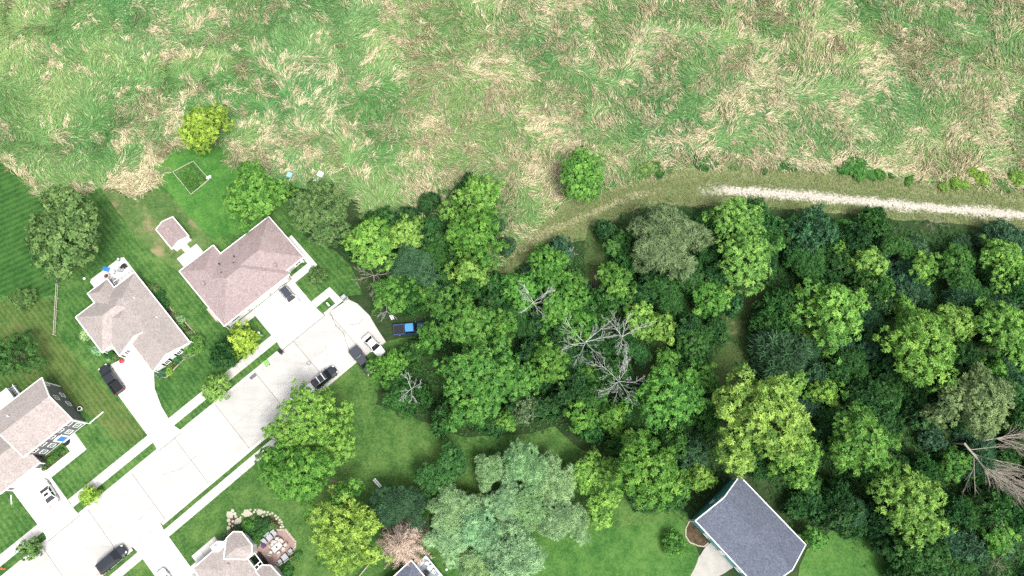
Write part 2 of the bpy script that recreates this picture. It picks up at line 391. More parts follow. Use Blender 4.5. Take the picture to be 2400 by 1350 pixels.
# ================================================================== GROUND
ground = sheet('ground', [(-420, -300), (420, -300), (420, 420), (-420, 420)], 0.0, M_FLOOR)
MEADOW_EDGE = [(-500, 120), (0, 375), (75, 442), (110, 474), (165, 470), (235, 440), (262, 440), (300, 462), (350, 447), (368, 425), (343, 393), (395, 362), (430, 330), (520, 345),
               (560, 392), (640, 425), (700, 440), (840, 470), (850, 520), (960, 505), (1030, 530), (1160, 640), (1185, 590), (1270, 520), (1310, 482), (1430, 440), (1520, 412), (1580, 400),
               (1700, 386), (1850, 394), (2050, 400), (2160, 425), (2260, 425), (2330, 440), (2400, 440), (2800, 470)]
MEADOW = [(-420, 60)] + pxs(MEADOW_EDGE) + [(420, 55), (420, 400), (-420, 400)]
sheet('meadow', MEADOW, 0.012, M_MEADOW)
LAWN_N = [P(-150, 48.9)[:2], P(2.5, 48.9)[:2]] + pxs([(850, 690), (838, 655), (820, 620), (790, 590), (720, 560), (690, 500), (640, 428), (560, 395), (520, 348), (430, 333), (395, 364), (345, 395), (370, 425), (352, 448),
                                                    (300, 464), (262, 442), (235, 442), (165, 472), (110, 476), (75, 444), (0, 377), (-500, 122)])
sheet('lawn', ragged(LAWN_N, 0.12, 0.6, 5), 0.12, M_LAWN)
LAWN_S = [P(-150, 37.75)[:2], P(-3.0, 37.75)[:2]] + pxs([(905, 800), (965, 790), (900, 870), (880, 950), (1000, 990), (1080, 1025), (1240, 1015), (1300, 1000), (1370, 1060), (1440, 1080), (1500, 1190), (1610, 1200),
                                                       (1640, 1300), (1700, 1420)]) + [(36, -60), (-150, -150)]
sheet('lawn', ragged(LAWN_S, 0.25, 0.7, 6), 0.12, M_CLEAR)
sheet('lawn', ragged(pxs([(1890, 1290), (1950, 1245), (2040, 1270), (2085, 1330), (2110, 1420), (1850, 1420)]), 0.5, 0.7, 8), 0.10, M_LAWN_MID)
sheet('lawn', ragged(pxs([(-200, 250), (0, 380), (72, 446), (112, 480), (150, 500), (141, 600), (136, 690), (60, 700), (0, 690), (-300, 700)]), 0.15, 0.7, 9), 0.128, M_LAWN_ST)
sheet('lawn', ragged(pxs([(136, 700), (133, 790), (345, 1018), (300, 1052), (120, 900), (95, 885), (0, 950), (-200, 950), (-200, 720), (40, 705)]), 0.3, 0.7, 10), 0.130, M_LAWN_DRY)
sheet('lawn', ragged(pxs([(345, 396), (430, 335), (520, 348), (555, 400), (640, 430), (600, 545), (500, 560), (440, 505), (395, 450)]), 0.15, 0.6, 12), 0.132, M_LAWN_BR)
sheet('lawn', ragged(pxs([(238, 444), (262, 444), (300, 466), (352, 450), (392, 450), (440, 507), (500, 565), (420, 640), (330, 570)]), 0.15, 0.6, 13), 0.136, M_LAWN_PALE)
sheet('lawn', ragged(pxs([(985, 1345), (1250, 1240), (1420, 1240), (1600, 1215), (1630, 1290), (1700, 1420), (985, 1420)]), 0.5, 0.7, 14), 0.128, M_LAWN_MID)
# verge, trail and track by the meadow
sheet('grass_verge', ragged(pxs([(1180, 660), (1150, 690), (1150, 640), (1190, 588), (1270, 518), (1310, 480), (1430, 438), (1520, 410), (1580, 398), (1700, 385), (1850, 393), (2050, 399), (2160, 424), (2300, 440), (2420, 445), (2800, 480),
                              (2800, 580), (2420, 545), (2200, 520), (1900, 492), (1700, 480), (1560, 478), (1460, 500), (1400, 545), (1375, 560), (1300, 570), (1220, 620)]), 0.45, 0.6, 20), 0.02, M_VERGE)
def blend_strip(name, inner, outer, edge=0.55):
    """worn middle fading raggedly into the ground beside it, by the strip's own cross position"""
    m, nt, b = new_mat(name); p = pos_node(nt)
    at = nt.nodes.new('ShaderNodeAttribute'); at.attribute_name = 'across'
    f1 = noise_node(nt, 0.55, 5, p, 0.7); f2 = noise_node(nt, 3.0, 5, p, 0.8); f3 = noise_node(nt, 2.6, 6, p, 0.85)
    def ma(x, k, y):
        n = nt.nodes.new('ShaderNodeMath'); n.operation = 'MULTIPLY_ADD'; nt.links.new(x, n.inputs[0]); n.inputs[1].default_value = k
        if hasattr(y, 'is_linked'): nt.links.new(y, n.inputs[2])
        else: n.inputs[2].default_value = y
        return n.outputs[0]
    e = ma(f1, 1.5, ma(f2, 1.1, ma(at.outputs['Fac'], 1.0, -0.18)))
    mask = ramp_node(nt, ma(e, 0.8, -0.75), [(edge - 0.28, (1, 1, 1)), (edge, (0, 0, 0))])
    ci = ramp_node(nt, f3, [(0.36, inner[0]), (0.5, inner[1]), (0.64, inner[2])]); co = ramp_node(nt, f3, [(0.36, outer[0]), (0.5, outer[1]), (0.64, outer[2])])
    nt.links.new(mix_col(nt, mask, co, ci), b.inputs['Base Color']); b.inputs['Roughness'].default_value = 0.9; b.inputs['Specular IOR Level'].default_value = 0.15
    bump(nt, b, f3, 0.6, 0.06); return m
VERGE3 = ((0.055, 0.085, 0.028), (0.115, 0.150, 0.055), (0.22, 0.235, 0.115))
M_TRAIL_B = blend_strip('worn_trail', ((0.14, 0.155, 0.07), (0.25, 0.25, 0.135), (0.38, 0.36, 0.22)), VERGE3, 0.55)
M_TRACK_B = blend_strip('gravel_track', ((0.20, 0.18, 0.14), (0.40, 0.37, 0.31), (0.62, 0.59, 0.53)), VERGE3, 0.62)
M_TRAIL_W = blend_strip('wood_trail', ((0.09, 0.105, 0.045), (0.18, 0.185, 0.085), (0.32, 0.30, 0.17)), ((0.022, 0.045, 0.014), (0.05, 0.085, 0.026), (0.10, 0.13, 0.045)), 0.5)
def ribbon(name, pts, w, z, mat, amp, seed):
    pts = [np.array(p) for p in pts]; fine = []
    for a, b in zip(pts[:-1], pts[1:]):
        k = max(2, int(np.hypot(*(b - a)) / 0.8)); fine += [a + (b - a) * j / k for j in range(k)]
    fine.append(pts[-1]); V = []; A_ = []; n = 9; Q = []
    for i, q in enumerate(fine):
        d = fine[min(i + 4, len(fine) - 1)] - fine[max(i - 4, 0)]; d = d / np.hypot(*d); nn = np.array((-d[1], d[0]))
        for k in range(n):
            t = -1 + 2 * k / (n - 1); c = q + nn * t * w * (1 + amp * (vnoise(q[0], q[1], 3.0, seed) - 0.5)); V.append((c[0], c[1], z)); A_.append(max(abs(t) * 1.15, 1.1 - min(i, len(fine) - 1 - i) / 16))
            if i and k: o = i * n + k; Q.append((o - n - 1, o - 1, o, o - n))
    me = np_mesh(name, np.array(V), np.array(Q)[:, ::-1], mat, {'across': ('FLOAT', 'POINT', np.array(A_))})
    return tag(link(name, me), None, None, None, 'structure')
ribbon('trail', pxs([(1150, 690), (1165, 640), (1200, 600), (1290, 540), (1370, 508), (1450, 472), (1520, 450), (1600, 440), (1660, 448)]), 2.1, 0.028, M_TRAIL_B, 0.4, 30)
ribbon('gravel_track', pxs([(1570, 446), (1640, 444), (1700, 446), (1760, 450), (1880, 458), (2000, 470), (2120, 482), (2240, 492), (2400, 505), (2800, 530)]), 2.7, 0.036, M_TRACK_B, 0.5, 33)
ribbon('trail', pxs([(1810, 702), (1755, 718), (1725, 770), (1715, 830), (1705, 910)]), 4.2, 0.02, M_TRAIL_W, 0.4, 36)
ribbon('trail', pxs([(1400, 530), (1394, 570), (1392, 610), (1394, 660)]), 1.9, 0.021, M_TRAIL_W, 0.4, 39)
ribbon('trail', pxs([(1570, 826), (1535, 845), (1490, 880)]), 2.6, 0.021, M_TRAIL_W, 0.4, 38)

# ================================================================== PAVING
def clip(poly, ax, val, keep_less):
    out = []
    for i in range(len(poly)):
        a, b = poly[i], poly[(i + 1) % len(poly)]
        ia = (a[ax] <= val) == keep_less or a[ax] == val; ib = (b[ax] <= val) == keep_less or b[ax] == val
        if ia: out.append(a)
        if ia != ib:
            t = (val - a[ax]) / (b[ax] - a[ax]); out.append((a[0] + t * (b[0] - a[0]), a[1] + t * (b[1] - a[1])))
    return out
def area(p): return abs(sum(p[i][0] * p[(i + 1) % len(p)][1] - p[(i + 1) % len(p)][0] * p[i][1] for i in range(len(p)))) / 2
def paved(name, poly, ju, jv, zbed, ztop, mat, gap=0.03, gapv=None):
    """a bed of joint filler with one slab per cell between the joints (street coordinates)"""
    gapv = gap if gapv is None else gapv
    bed = sheet(name, uvs(poly), zbed, M_JOINT)
    us = [-1e3] + sorted(ju) + [1e3]; vv = [-1e3] + sorted(jv) + [1e3]
    for a, b in zip(us[:-1], us[1:]):
        for c, d in zip(vv[:-1], vv[1:]):
            p = poly
            for ax, val, less, gp in ((0, a + gap / 2, False, 0), (0, b - gap / 2, True, 0), (1, c + gapv / 2, False, 0), (1, d - gapv / 2, True, 0)):
                if p: p = clip(p, ax, val, less)
            q = []
            for pt in p:
                if not q or math.hypot(pt[0] - q[-1][0], pt[1] - q[-1][1]) > 1e-3: q.append(pt)
            if len(q) > 2 and math.hypot(q[0][0] - q[-1][0], q[0][1] - q[-1][1]) < 1e-3: q.pop()
            if len(q) < 3 or area(q) < 0.05: continue
            dz = random.uniform(-0.004, 0.004)
            m = MB(); m.prism([P(x, y)[:2] for x, y in q], zbed - 0.02, ztop + dz)
            m.build('slab', mat, bed)
    return bed
def rect(u0, u1, v0, v1): return [(u0, v0), (u1, v0), (u1, v1), (u0, v1)]
ar = lambda a, b, s: list(np.arange(a, b, s))
paved('street', rect(-105, -1.35, 38.3, 48.4), [-96.6, -87.8, -79, -70.2, -61.4, -52.6, -43.8, -35, -26.4, -17.8, -9.3], [43.35], 0.012, 0.035, M_ROAD, 0.07, 0.02)
def crack(parent, pts, w, seed):
    pts = [np.array(P(*p)[:2]) for p in pts]; V = []; Q = []; i = 0; r = np.random.default_rng(seed)
    for a, b in zip(pts[:-1], pts[1:]):
        k = max(2, int(np.hypot(*(b - a)) / 0.25)); d = (b - a) / np.hypot(*(b - a)); nn = np.array((-d[1], d[0]))
        for j in range(k + 1):
            c = a + (b - a) * j / k + nn * r.normal(0, 0.07); ww = w * r.uniform(0.4, 1.2)
            V += [(*(c - nn * ww / 2), 0.0425), (*(c + nn * ww / 2), 0.0425)]
            if j: Q.append((len(V) - 4, len(V) - 2, len(V) - 1, len(V) - 3))
    link('crack', np_mesh('crack', np.array(V), np.array(Q), M_JOINT), None, parent)
street = bpy.data.objects['street']
for e, (pp_, w_) in enumerate((([(-1.1, 48.3), (-1.9, 45.6), (-1.6, 43.8), (-2.4, 41.8), (-2.9, 40.2)], 0.12), ([(-9.4, 40.8), (-10.6, 39.2), (-10.9, 38.4)], 0.05), ([(-5.4, 44.2), (-6.5, 42.0), (-7.6, 41.6)], 0.04), ([(-40, 44.5), (-36.5, 43.2), (-33.2, 43.6)], 0.05), ([(-48, 41), (-45.2, 41.6), (-44.2, 41.2)], 0.05), ([(-30, 46), (-27.5, 45.2), (-26.6, 45.5)], 0.04), ([(-22, 41.4), (-18.6, 41.9)], 0.04), ([(0.2, 44), (1.6, 43), (2.6, 43.3)], 0.05))):
    crack(street, pp_, w_, 90 + e)
paved('parking_pad', [(-1.3, 38.3), (-3.1, 38.1), (2.9, 36.6), (3.3, 39.9), (3.85, 43.0), (3.6, 46.2), (2.9, 48.0), (-1.3, 48.4)], [], [], 0.012, 0.034, M_ROAD, 0.05)
for u0, u1 in ((-105, -60.2), (-54.1, -38.2), (-33.5, -11.8), (-2.1, 2.4)):
    paved('curb', rect(u0, u1, 48.4, 48.9), ar(-105, 3, 3.0), [], 0.02, 0.15, M_WALK, 0.02)
for u0, u1 in ((-105, -50.5), (-44.6, -3.1)):
    paved('curb', rect(u0, u1, 37.75, 38.3), ar(-105, 3, 3.0), [], 0.02, 0.15, M_WALK, 0.02)
for u0, u1 in ((-105, -60.0), (-54.15, -38.15), (-33.8, -11.58)):
    paved('sidewalk', rect(u0, u1, 50.25, 51.9), ar(-105, 0, 1.5), [], 0.13, 0.16, M_WALK, 0.04)
paved('sidewalk', [(-2.4, 50.6), (0.6, 50.6), (0.6, 48.92), (2.0, 48.92), (1.8, 52.1), (-2.4, 52.1)], [-0.9, 0.6], [], 0.13, 0.16, M_WALK, 0.04)
for u0, u1 in ((-105, -50.05), (-44.9, -12.0)):
    paved('sidewalk', rect(u0, u1, 35.55, 37.0), ar(-105, 0, 1.5), [], 0.13, 0.16, M_WALK, 0.045)
paved('driveway', [(-60.3, 48.45), (-54.0, 48.45), (-54.2, 49.6), (-54.4, 59.7), (-60.4, 59.7), (-60.0, 49.6)], [-57.2], [51.9, 55.0, 57.4], 0.135, 0.165, M_DRIVE, 0.03)
paved('driveway', [(-38.3, 48.45), (-33.3, 48.45), (-33.75, 50), (-33.81, 52.1), (-33.55, 54.5), (-32.65, 57.95), (-31.0, 60.6), (-30.2, 60.6), (-30.2, 65.9), (-33.4, 66.1), (-36.2, 66.7), (-37.9, 62.0), (-38.1, 61.0), (-38.15, 50)],
      [-35.0], [51.9, 55.5, 59.0, 62.5], 0.135, 0.165, M_DRIVE, 0.03)
paved('driveway', [(-11.9, 48.45), (-2.2, 48.45), (-2.46, 50), (-2.46, 57.9), (-11.6, 57.9), (-11.6, 50)], [-8.6, -5.5], [51.9, 55.2], 0.135, 0.165, M_DRIVE, 0.03)
paved('driveway', [(-50.3, 38.25), (-44.7, 38.25), (-44.9, 37), (-44.9, 18), (-50.05, 18), (-50.05, 37)], [-47.5], [35.5, 31.9, 28.0], 0.135, 0.165, M_DRIVE, 0.05)
paved('front_walk', [(-54.35, 56.95), (-47.3, 56.95), (-47.3, 60.7), (-49.6, 60.7), (-49.6, 58.5), (-54.35, 58.5)], [-52.5, -50.5], [], 0.135, 0.168, M_DRIVE, 0.03)
paved('front_walk', rect(-16.3, -11.65, 56.75, 57.9), [-14.8, -13.2], [], 0.135, 0.168, M_WALK, 0.03)
paved('front_walk', [(-2.42, 57.0), (2.75, 57.0), (2.75, 64.9), (1.6, 64.9), (1.6, 58.4), (-2.42, 58.4)], [0.2], [60, 62.4], 0.135, 0.168, M_DRIVE, 0.03)
paved('front_walk', [(-44.85, 28.2), (-43.85, 28.2), (-43.85, 27), (-39.2, 27), (-39.2, 30.5), (-43.82, 30.5), (-43.82, 29.3), (-44.85, 29.3)], [-42.2, -40.6], [], 0.135, 0.168, M_WALK, 0.03)
paved('patio', rect(-15.9, -11.5, 71.0, 75.4), [-13.7], [73.2], 0.14, 0.172, M_DRIVE, 0.03)
paved('garden_path', rect(-14.1, -12.9, 75.45, 77.3), [], [76.3], 0.14, 0.172, M_DRIVE, 0.03)
paved('patio', [(-30.4, 76.0), (-30.4, 82.3), (-29.9, 82.65), (-23.7, 82.65), (-23.1, 82.2), (-23.1, 76.0)], [-26.8], [79.4], 0.14, 0.172, M_DRIVE, 0.03)
sheet('gravel_drive', ragged(pxs([(1654, 1282), (1636, 1306), (1618, 1350), (1610, 1420), (1680, 1420), (1684, 1350), (1704, 1338), (1722, 1325), (1668, 1270)]), 0.12, 0.5, 41), 0.15, concrete('worn_drive', (0.37, 0.355, 0.325), 0.25))

# ================================================================== HOUSES
class House:
    def __init__(s, name, label, uc, vc):
        s.c = (uc, vc); s.root = thing(name, label, 'house', P(uc, vc, 0), ST)
        s.roof = MB(); s.trim = MB(); s.wall = MB(); s.subs = []
    def L(s, u, v): return (u - s.c[0], v - s.c[1])
    def block(s, u0, u1, v0, v1, ze, slope, axis='u', hip=(1, 1), o=0.4, wall=True, t=0.16, trim=(1, 1, 1, 1), zb=0.0):
        f = (lambda u, v, z: (*s.L(u, v), z)) if axis == 'u' else (lambda a, b, z: (*s.L(b, a), z))
        a0, a1, b0, b1 = (u0, u1, v0, v1) if axis == 'u' else (v0, v1, u0, u1)
        half = (b1 - b0) / 2; bm = (b0 + b1) / 2; zr = ze + slope * half
        r0 = a0 + (half if hip[0] else 0); r1 = a1 - (half if hip[1] else 0)
        A, B, C, D = f(a0, b0, ze), f(a1, b0, ze), f(a1, b1, ze), f(a0, b1, ze); R0, R1 = f(r0, bm, zr), f(r1, bm, zr)
        s.roof.plate([A, B, R1, R0], t); s.roof.plate([C, D, R0, R1], t)
        if hip[0]: s.roof.plate([D, A, R0], t)
        if hip[1]: s.roof.plate([B, C, R1], t)
        bw, bh = 0.16, 0.22
        dn = lambda p: (p[0], p[1], p[2] - 0.06)
        if trim[0]: s.trim.beam(dn(A), dn(B), bw, bh)
        if trim[1]: s.trim.beam(dn(C), dn(D), bw, bh)
        if trim[2]:
            if hip[0]: s.trim.beam(dn(D), dn(A), bw, bh)
            else: s.trim.beam(dn(A), dn(R0), bw, bh); s.trim.beam(dn(R0), dn(D), bw, bh)
        if trim[3]:
            if hip[1]: s.trim.beam(dn(B), dn(C), bw, bh)
            else: s.trim.beam(dn(B), dn(R1), bw, bh); s.trim.beam(dn(R1), dn(C), bw, bh)
        if wall:
            hw = ze + slope * o - t - 0.06; hr = zr - t - 0.06
            s.wall.prism([f(a0 + o, b0 + o, 0)[:2], f(a1 - o, b0 + o, 0)[:2], f(a1 - o, b1 - o, 0)[:2], f(a0 + o, b1 - o, 0)[:2]], zb, hw)
            q0 = a0 + o if not hip[0] else a0 + half; q1 = a1 - o if not hip[1] else a1 - half
            if q1 > q0 and not (hip[0] and hip[1]):
                vs = [f(q0, b0 + o, hw), f(q0, b1 - o, hw), f(q0, bm, hr), f(q1, b0 + o, hw), f(q1, b1 - o, hw), f(q1, bm, hr)]
                fs = [(0, 2, 1), (3, 4, 5), (0, 3, 5, 2), (1, 2, 5, 4), (0, 1, 4, 3)]
                if axis == 'v': fs = [x[::-1] for x in fs]
                s.wall.add(vs, fs)
    def fan(s, poly, ze, apex, za, o=0.3, t=0.14, zb=0.0):
        pts = [(*s.L(*p), ze) for p in poly]; ap = (*s.L(*apex), za); n = len(pts)
        for i in range(n):
            s.roof.plate([pts[i], pts[(i + 1) % n], ap], t)
            a, b = pts[i], pts[(i + 1) % n]; s.trim.beam((a[0], a[1], a[2] - 0.06), (b[0], b[1], b[2] - 0.06), 0.16, 0.22)
        cx = sum(p[0] for p in pts) / n; cy = sum(p[1] for p in pts) / n
        q = []
        for x, y, z in pts:
            d = math.hypot(x - cx, y - cy); q.append((x - (x - cx) / d * o, y - (y - cy) / d * o))
        s.wall.prism(q, zb, ze - 0.05)
    def window(s, n, plane, c, z, w, h, glassm=None, name='window', mull=(1, 1), frame=0.09, fm=None):
        """n: outward normal '+u','-u','+v','-v'; plane: wall coordinate; c: position along the wall"""
        sg = 1 if n[0] == '+' else -1
        def bx(m, a0, a1, z0, z1, d0, d1):
            p0, p1 = sorted((plane + sg * d0, plane + sg * d1))
            if n[1] == 'u':
                x0, y0 = s.L(p0, a0); x1, y1 = s.L(p1, a1)
            else:
                x0, y0 = s.L(a0, p0); x1, y1 = s.L(a1, p1)
            m.box(min(x0, x1), max(x0, x1), min(y0, y1), max(y0, y1), z0, z1)
        m = MB(); fr = frame
        bx(m, c - w / 2 - fr, c - w / 2, z - h / 2 - fr, z + h / 2 + fr, -0.02, 0.07); bx(m, c + w / 2, c + w / 2 + fr, z - h / 2 - fr, z + h / 2 + fr, -0.02, 0.07)
        bx(m, c - w / 2, c + w / 2, z + h / 2, z + h / 2 + fr, -0.02, 0.065); bx(m, c - w / 2, c + w / 2, z - h / 2 - fr, z - h / 2, -0.02, 0.09)
        if mull[0]: bx(m, c - 0.03, c + 0.03, z - h / 2, z + h / 2, 0.0, 0.05)
        if mull[1]: bx(m, c - w / 2, c - 0.03, z - 0.03, z + 0.03, 0.0, 0.046); bx(m, c + 0.03, c + w / 2, z - 0.03, z + 0.03, 0.0, 0.046)
        wo = m.build(name, fm or M_WHITE, s.root)
        m = MB(); bx(m, c - w / 2 + 0.002, c + w / 2 - 0.002, z - h / 2 + 0.002, z + h / 2 - 0.002, -0.02, 0.03)
        m.build('pane', glassm or M_GLASS, wo)
        return wo
    def panel(s, name, n, plane, c, z0, z1, w, mat, d=0.05, parent=None):
        sg = 1 if n[0] == '+' else -1; p0, p1 = sorted((plane - sg * 0.02, plane + sg * d))
        x0, y0 = s.L(p0, c - w / 2) if n[1] == 'u' else s.L(c - w / 2, p0); x1, y1 = s.L(p1, c + w / 2) if n[1] == 'u' else s.L(c + w / 2, p1)
        m = MB(); m.box(min(x0, x1), max(x0, x1), min(y0, y1), max(y0, y1), z0, z1); return m.build(name, mat, parent or s.root)
    def garage(s, n, plane, c, w, h=2.2, rows=4, z0=0.16):
        g_ = s.panel('garage_door', n, plane, c, z0, z0 + h, w, M_JOINT, 0.02)
        for k in range(rows):
            s.panel('door_panel', n, plane, c, z0 + 0.02 + k * h / rows, z0 + (k + 1) * h / rows - 0.02, w - 0.06, M_WHITE, 0.06, g_)
    def vent(s, u, v, z, mat=None, r=0.09, h=0.35, name='vent_pipe'):
        m = MB(); x, y = s.L(u, v); m.lathe([(r, z - 0.3), (r, z + h), (r * 1.3, z + h), (r * 1.2, z + h + 0.05)], 8, (x, y)); return m.build(name, mat or M_BLACK, s.roof_ob)
    def done(s, roofm, wallm):
        s.wall_ob = s.wall.build('wall', wallm, s.root); s.roof_ob = s.roof.build('roof', roofm, s.root); s.trim.build('roof_trim', M_WHITE, s.root)
    def spout(s, u, v, h):
        x, y = s.L(u, v); m = MB(); m.box(x - 0.06, x + 0.06, y - 0.06, y + 0.06, 0.1, h); m.build('downspout', M_WHITE, s.root)

# ---- grey two-storey house
A = House('grey_house', 'two-storey grey house with white window frames and tan shingle roof', -49, 65)
A.block(-53.75, -44.45, 60.4, 69.85, 5.55, 0.46, 'u', (0, 0), 0.42)
A.block(-60.9, -53.2, 59.1, 68.2, 2.85, 0.42, 'u', (0, 0), 0.42, trim=(1, 1, 1, 0))
A.done(M_ROOF_TAN, M_WALL_G)
for u in (-52.35, -50.75, -47.35, -45.75): A.window('-v', 60.82, u, 1.65, 0.8, 1.25, M_GLASS_G)
for u in (-52.35, -50.75, -49.05, -47.35, -45.75): A.window('-v', 60.82, u, 4.25, 0.8, 1.15, M_GLASS)
d = A.panel('front_door', '-v', 60.82, -49.05, 0.2, 2.4, 1.0, M_BLUE, 0.06)
A.panel('door_surround', '-v', 60.82, -49.75, 0.2, 2.6, 0.3, M_WHITE, 0.1); A.panel('door_surround', '-v', 60.82, -48.35, 0.2, 2.6, 0.3, M_WHITE, 0.1)
A.panel('door_pediment', '-v', 60.82, -49.05, 2.46, 2.8, 1.05, M_WHITE, 0.16)
for px, py, z in ((105.5, 902, 4.4), (131, 933, 4.4), (151, 922, 1.6), (158, 948, 1.6)):
    A.window('+u', -44.87, gu(px, py, z)[1], z, 0.75, 1.1)
for v in (60.86, 69.38): A.panel('corner_board', '+u', -44.87, v, 0.12, 5.5, 0.28, M_WHITE, 0.06)
A.panel('corner_board', '-v', 60.82, -45.0, 0.12, 5.5, 0.26, M_WHITE, 0.065)
A.panel('water_table', '-v', 60.82, -49.05, 0.05, 0.19, 8.0, M_WHITE, 0.05)
A.garage('-v', 59.52, -57.3, 4.8)
A.panel('corner_board', '-v', 59.52, -53.75, 0.12, 2.8, 0.22, M_WHITE, 0.06); A.panel('corner_board', '-v', 59.52, -60.35, 0.12, 2.8, 0.22, M_WHITE, 0.06)
A.vent(-51.5, 67.2, 6.9, M_WHITE); A.spout(-44.5, 60.3, 5.4)
m = MB(); m.beam((*A.L(-44.5, 60.35), 0.2), (*A.L(-41.6, 60.45), 0.18), 0.16, 0.1); m.build('drain_pipe', M_WHITE, A.root)
m = MB(); m.beam((*A.L(-60.9, 59.0), 0.2), (*A.L(-61.6, 57.6), 0.18), 0.16, 0.1); m.build('drain_pipe', M_WHITE, A.root)

# ---- tan-roofed white house
B = House('white_house', 'white house with tan many-gabled roof and curving planted bed along its side', -28.5, 68)
sl = 0.56
B.block(-30.6, -22.75, 59.3, 76.85, 2.85, sl, 'v', (0, 1), 0.35)
B.block(-33.35, -24.5, 65.55, 74.5, 2.83, sl, 'v', (0, 1), 0.30, trim=(1, 0, 1, 0))
B.block(-35.25, -24.0, 68.1, 76.75, 2.87, sl, 'u', (1, 1), 0.35, trim=(1, 1, 1, 0))
B.block(-31.3, -27.1, 70.5, 79.1, 2.84, 0.72, 'v', (1, 1), 0.25)
B.done(M_ROOF_TAN, M_WALL_W)
for px, py in ((392, 849), (419, 824)):
    u = gu(px, py, 1.7)[0]; B.window('-v', 59.66, u, 1.7, 0.75, 1.2)
    for sgn in (-1, 1): B.panel('shutter', '-v', 59.66, u + sgn * 0.68, 1.05, 2.35, 0.3, M_BLACK, 0.08)
B.panel('gable_band', '-v', 59.66, -26.7, 2.75, 2.9, 7.0, M_WHITE, 0.05)
B.garage('-u', -30.24, 62.6, 4.6)
B.window('-v', 65.86, -32.2, 1.7, 0.8, 1.2)
for v in (63, 67.5, 71.5): B.window('+u', -23.11, v, 1.7, 0.9, 1.2)
B.window('-u', -34.89, 71.0, 1.7, 0.9, 1.2); B.window('+v', 78.84, -29.2, 1.7, 1.0, 1.2)
B.vent(-25.2, 72.0, 4.1, M_WHITE); B.vent(-24.3, 66.5, 3.7, M_WHITE)
for u, v in ((-33.5, 65.4), (-30.5, 59.2), (-22.7, 59.2), (-35.2, 68.0)): B.spout(u + 0.15, v + 0.25, 2.8)
m = MB(); m.box(*[c for c in (B.L(-27.0, 0)[0], B.L(-23.5, 0)[0])], *[c for c in (B.L(0, 76.9)[1], B.L(0, 78.7)[1])], 0.1, 0.45); m.build('deck', M_LGREY, B.root)
m = MB()
for a, b in (((-27.0, 78.72), (-23.5, 78.72)), ((-27.0, 76.95), (-27.0, 78.72)), ((-23.5, 76.95), (-23.5, 78.72))): m.beam((*B.L(*a), 1.35), (*B.L(*b), 1.35), 0.12, 0.1)
for u in np.linspace(-27, -23.5, 6): m.box(B.L(u - 0.04, 0)[0], B.L(u + 0.04, 0)[0], B.L(0, 78.68)[1], B.L(0, 78.76)[1], 0.45, 1.3)
m.build('deck_railing', M_WHITE, B.root)

# ---- pink-roofed house
Cc = House('pink_roof_house', 'low house with large rose-pink hipped shingle roof and double garage', -7, 64)
Cc.block(-16.55, 1.8, 58.65, 69.35, 2.85, 0.44, 'u', (1, 1), 0.4)
Cc.block(-16.6, -2.15, 57.7, 69.3, 2.87, 0.44, 'u', (1, 1), 0.4, trim=(1, 0, 1, 0))
Cc.block(-16.65, -9.1, 60.0, 71.55, 2.89, 0.44, 'v', (1, 1), 0.4, trim=(1, 1, 0, 1))
Cc.done(M_ROOF_PINK, M_WALL_W)
Cc.garage('-v', 58.1, -9.3, 3.9); Cc.garage('-v', 58.1, -4.9, 3.9)
for u in (-11.7, -7.1, -2.75): Cc.panel('brick_pier', '-v', 58.1, u, 0.12, 1.3, 0.4, M_BRICKY, 0.1)
Cc.window('-v', 58.1, -14.4, 1.7, 1.6, 1.2); Cc.panel('front_door', '-v', 59.05, -1.2, 0.2, 2.3, 1.0, M_BRICKY, 0.06); Cc.window('-v', 59.05, 0.3, 1.7, 1.0, 1.2)
for v in (61, 66): Cc.window('+u', 1.4, v, 1.7, 1.1, 1.2)
for v in (63.5, 68): Cc.window('-u', -16.22, v, 1.7, 1.0, 1.2)
for u in (-6, -1.5): Cc.window('+v', 68.95, u, 1.7, 1.2, 1.2)
for cx, cy in ((877, 508), (875, 573), (730, 582), (756, 670)):
    u, v = gu(340 + cx / 4.219, 480 + cy / 4.219, 4.6); Cc.vent(u, v, 4.4)
for cx, cy in ((1283, 592), (570, 775)):
    u, v = gu(340 + cx / 4.219, 480 + cy / 4.219, 4.5); Cc.vent(u, v, 4.15, M_ROOF_PINK, 0.26, 0.25, 'attic_vent')
m = MB(); x0, y0 = Cc.L(-17.35, 60.2); x1, y1 = Cc.L(-16.2, 63.2); m.box(x0, x1, y0, y1, 0.1, 1.2); m.build('side_bulkhead', M_BRICKY, Cc.root)
for u, v in ((-16.5, 57.75), (-2.3, 57.75), (1.6, 58.7), (-16.6, 71.4)): Cc.spout(u, v, 2.8)

# ---- garden shed
S = House('garden_shed', 'small white garden shed with weathered pink gabled roof behind the pink-roofed house', -13.4, 79)
S.root['category'] = 'shed'
S.block(-15.3, -11.5, 76.4, 81.6, 2.2, 0.45, 'v', (0, 0), 0.2)
S.done(M_ROOF_PINK, M_WALL_W)
S.panel('door', '-v', 76.6, -13.4, 0.15, 1.95, 1.5, M_WHITE, 0.05)

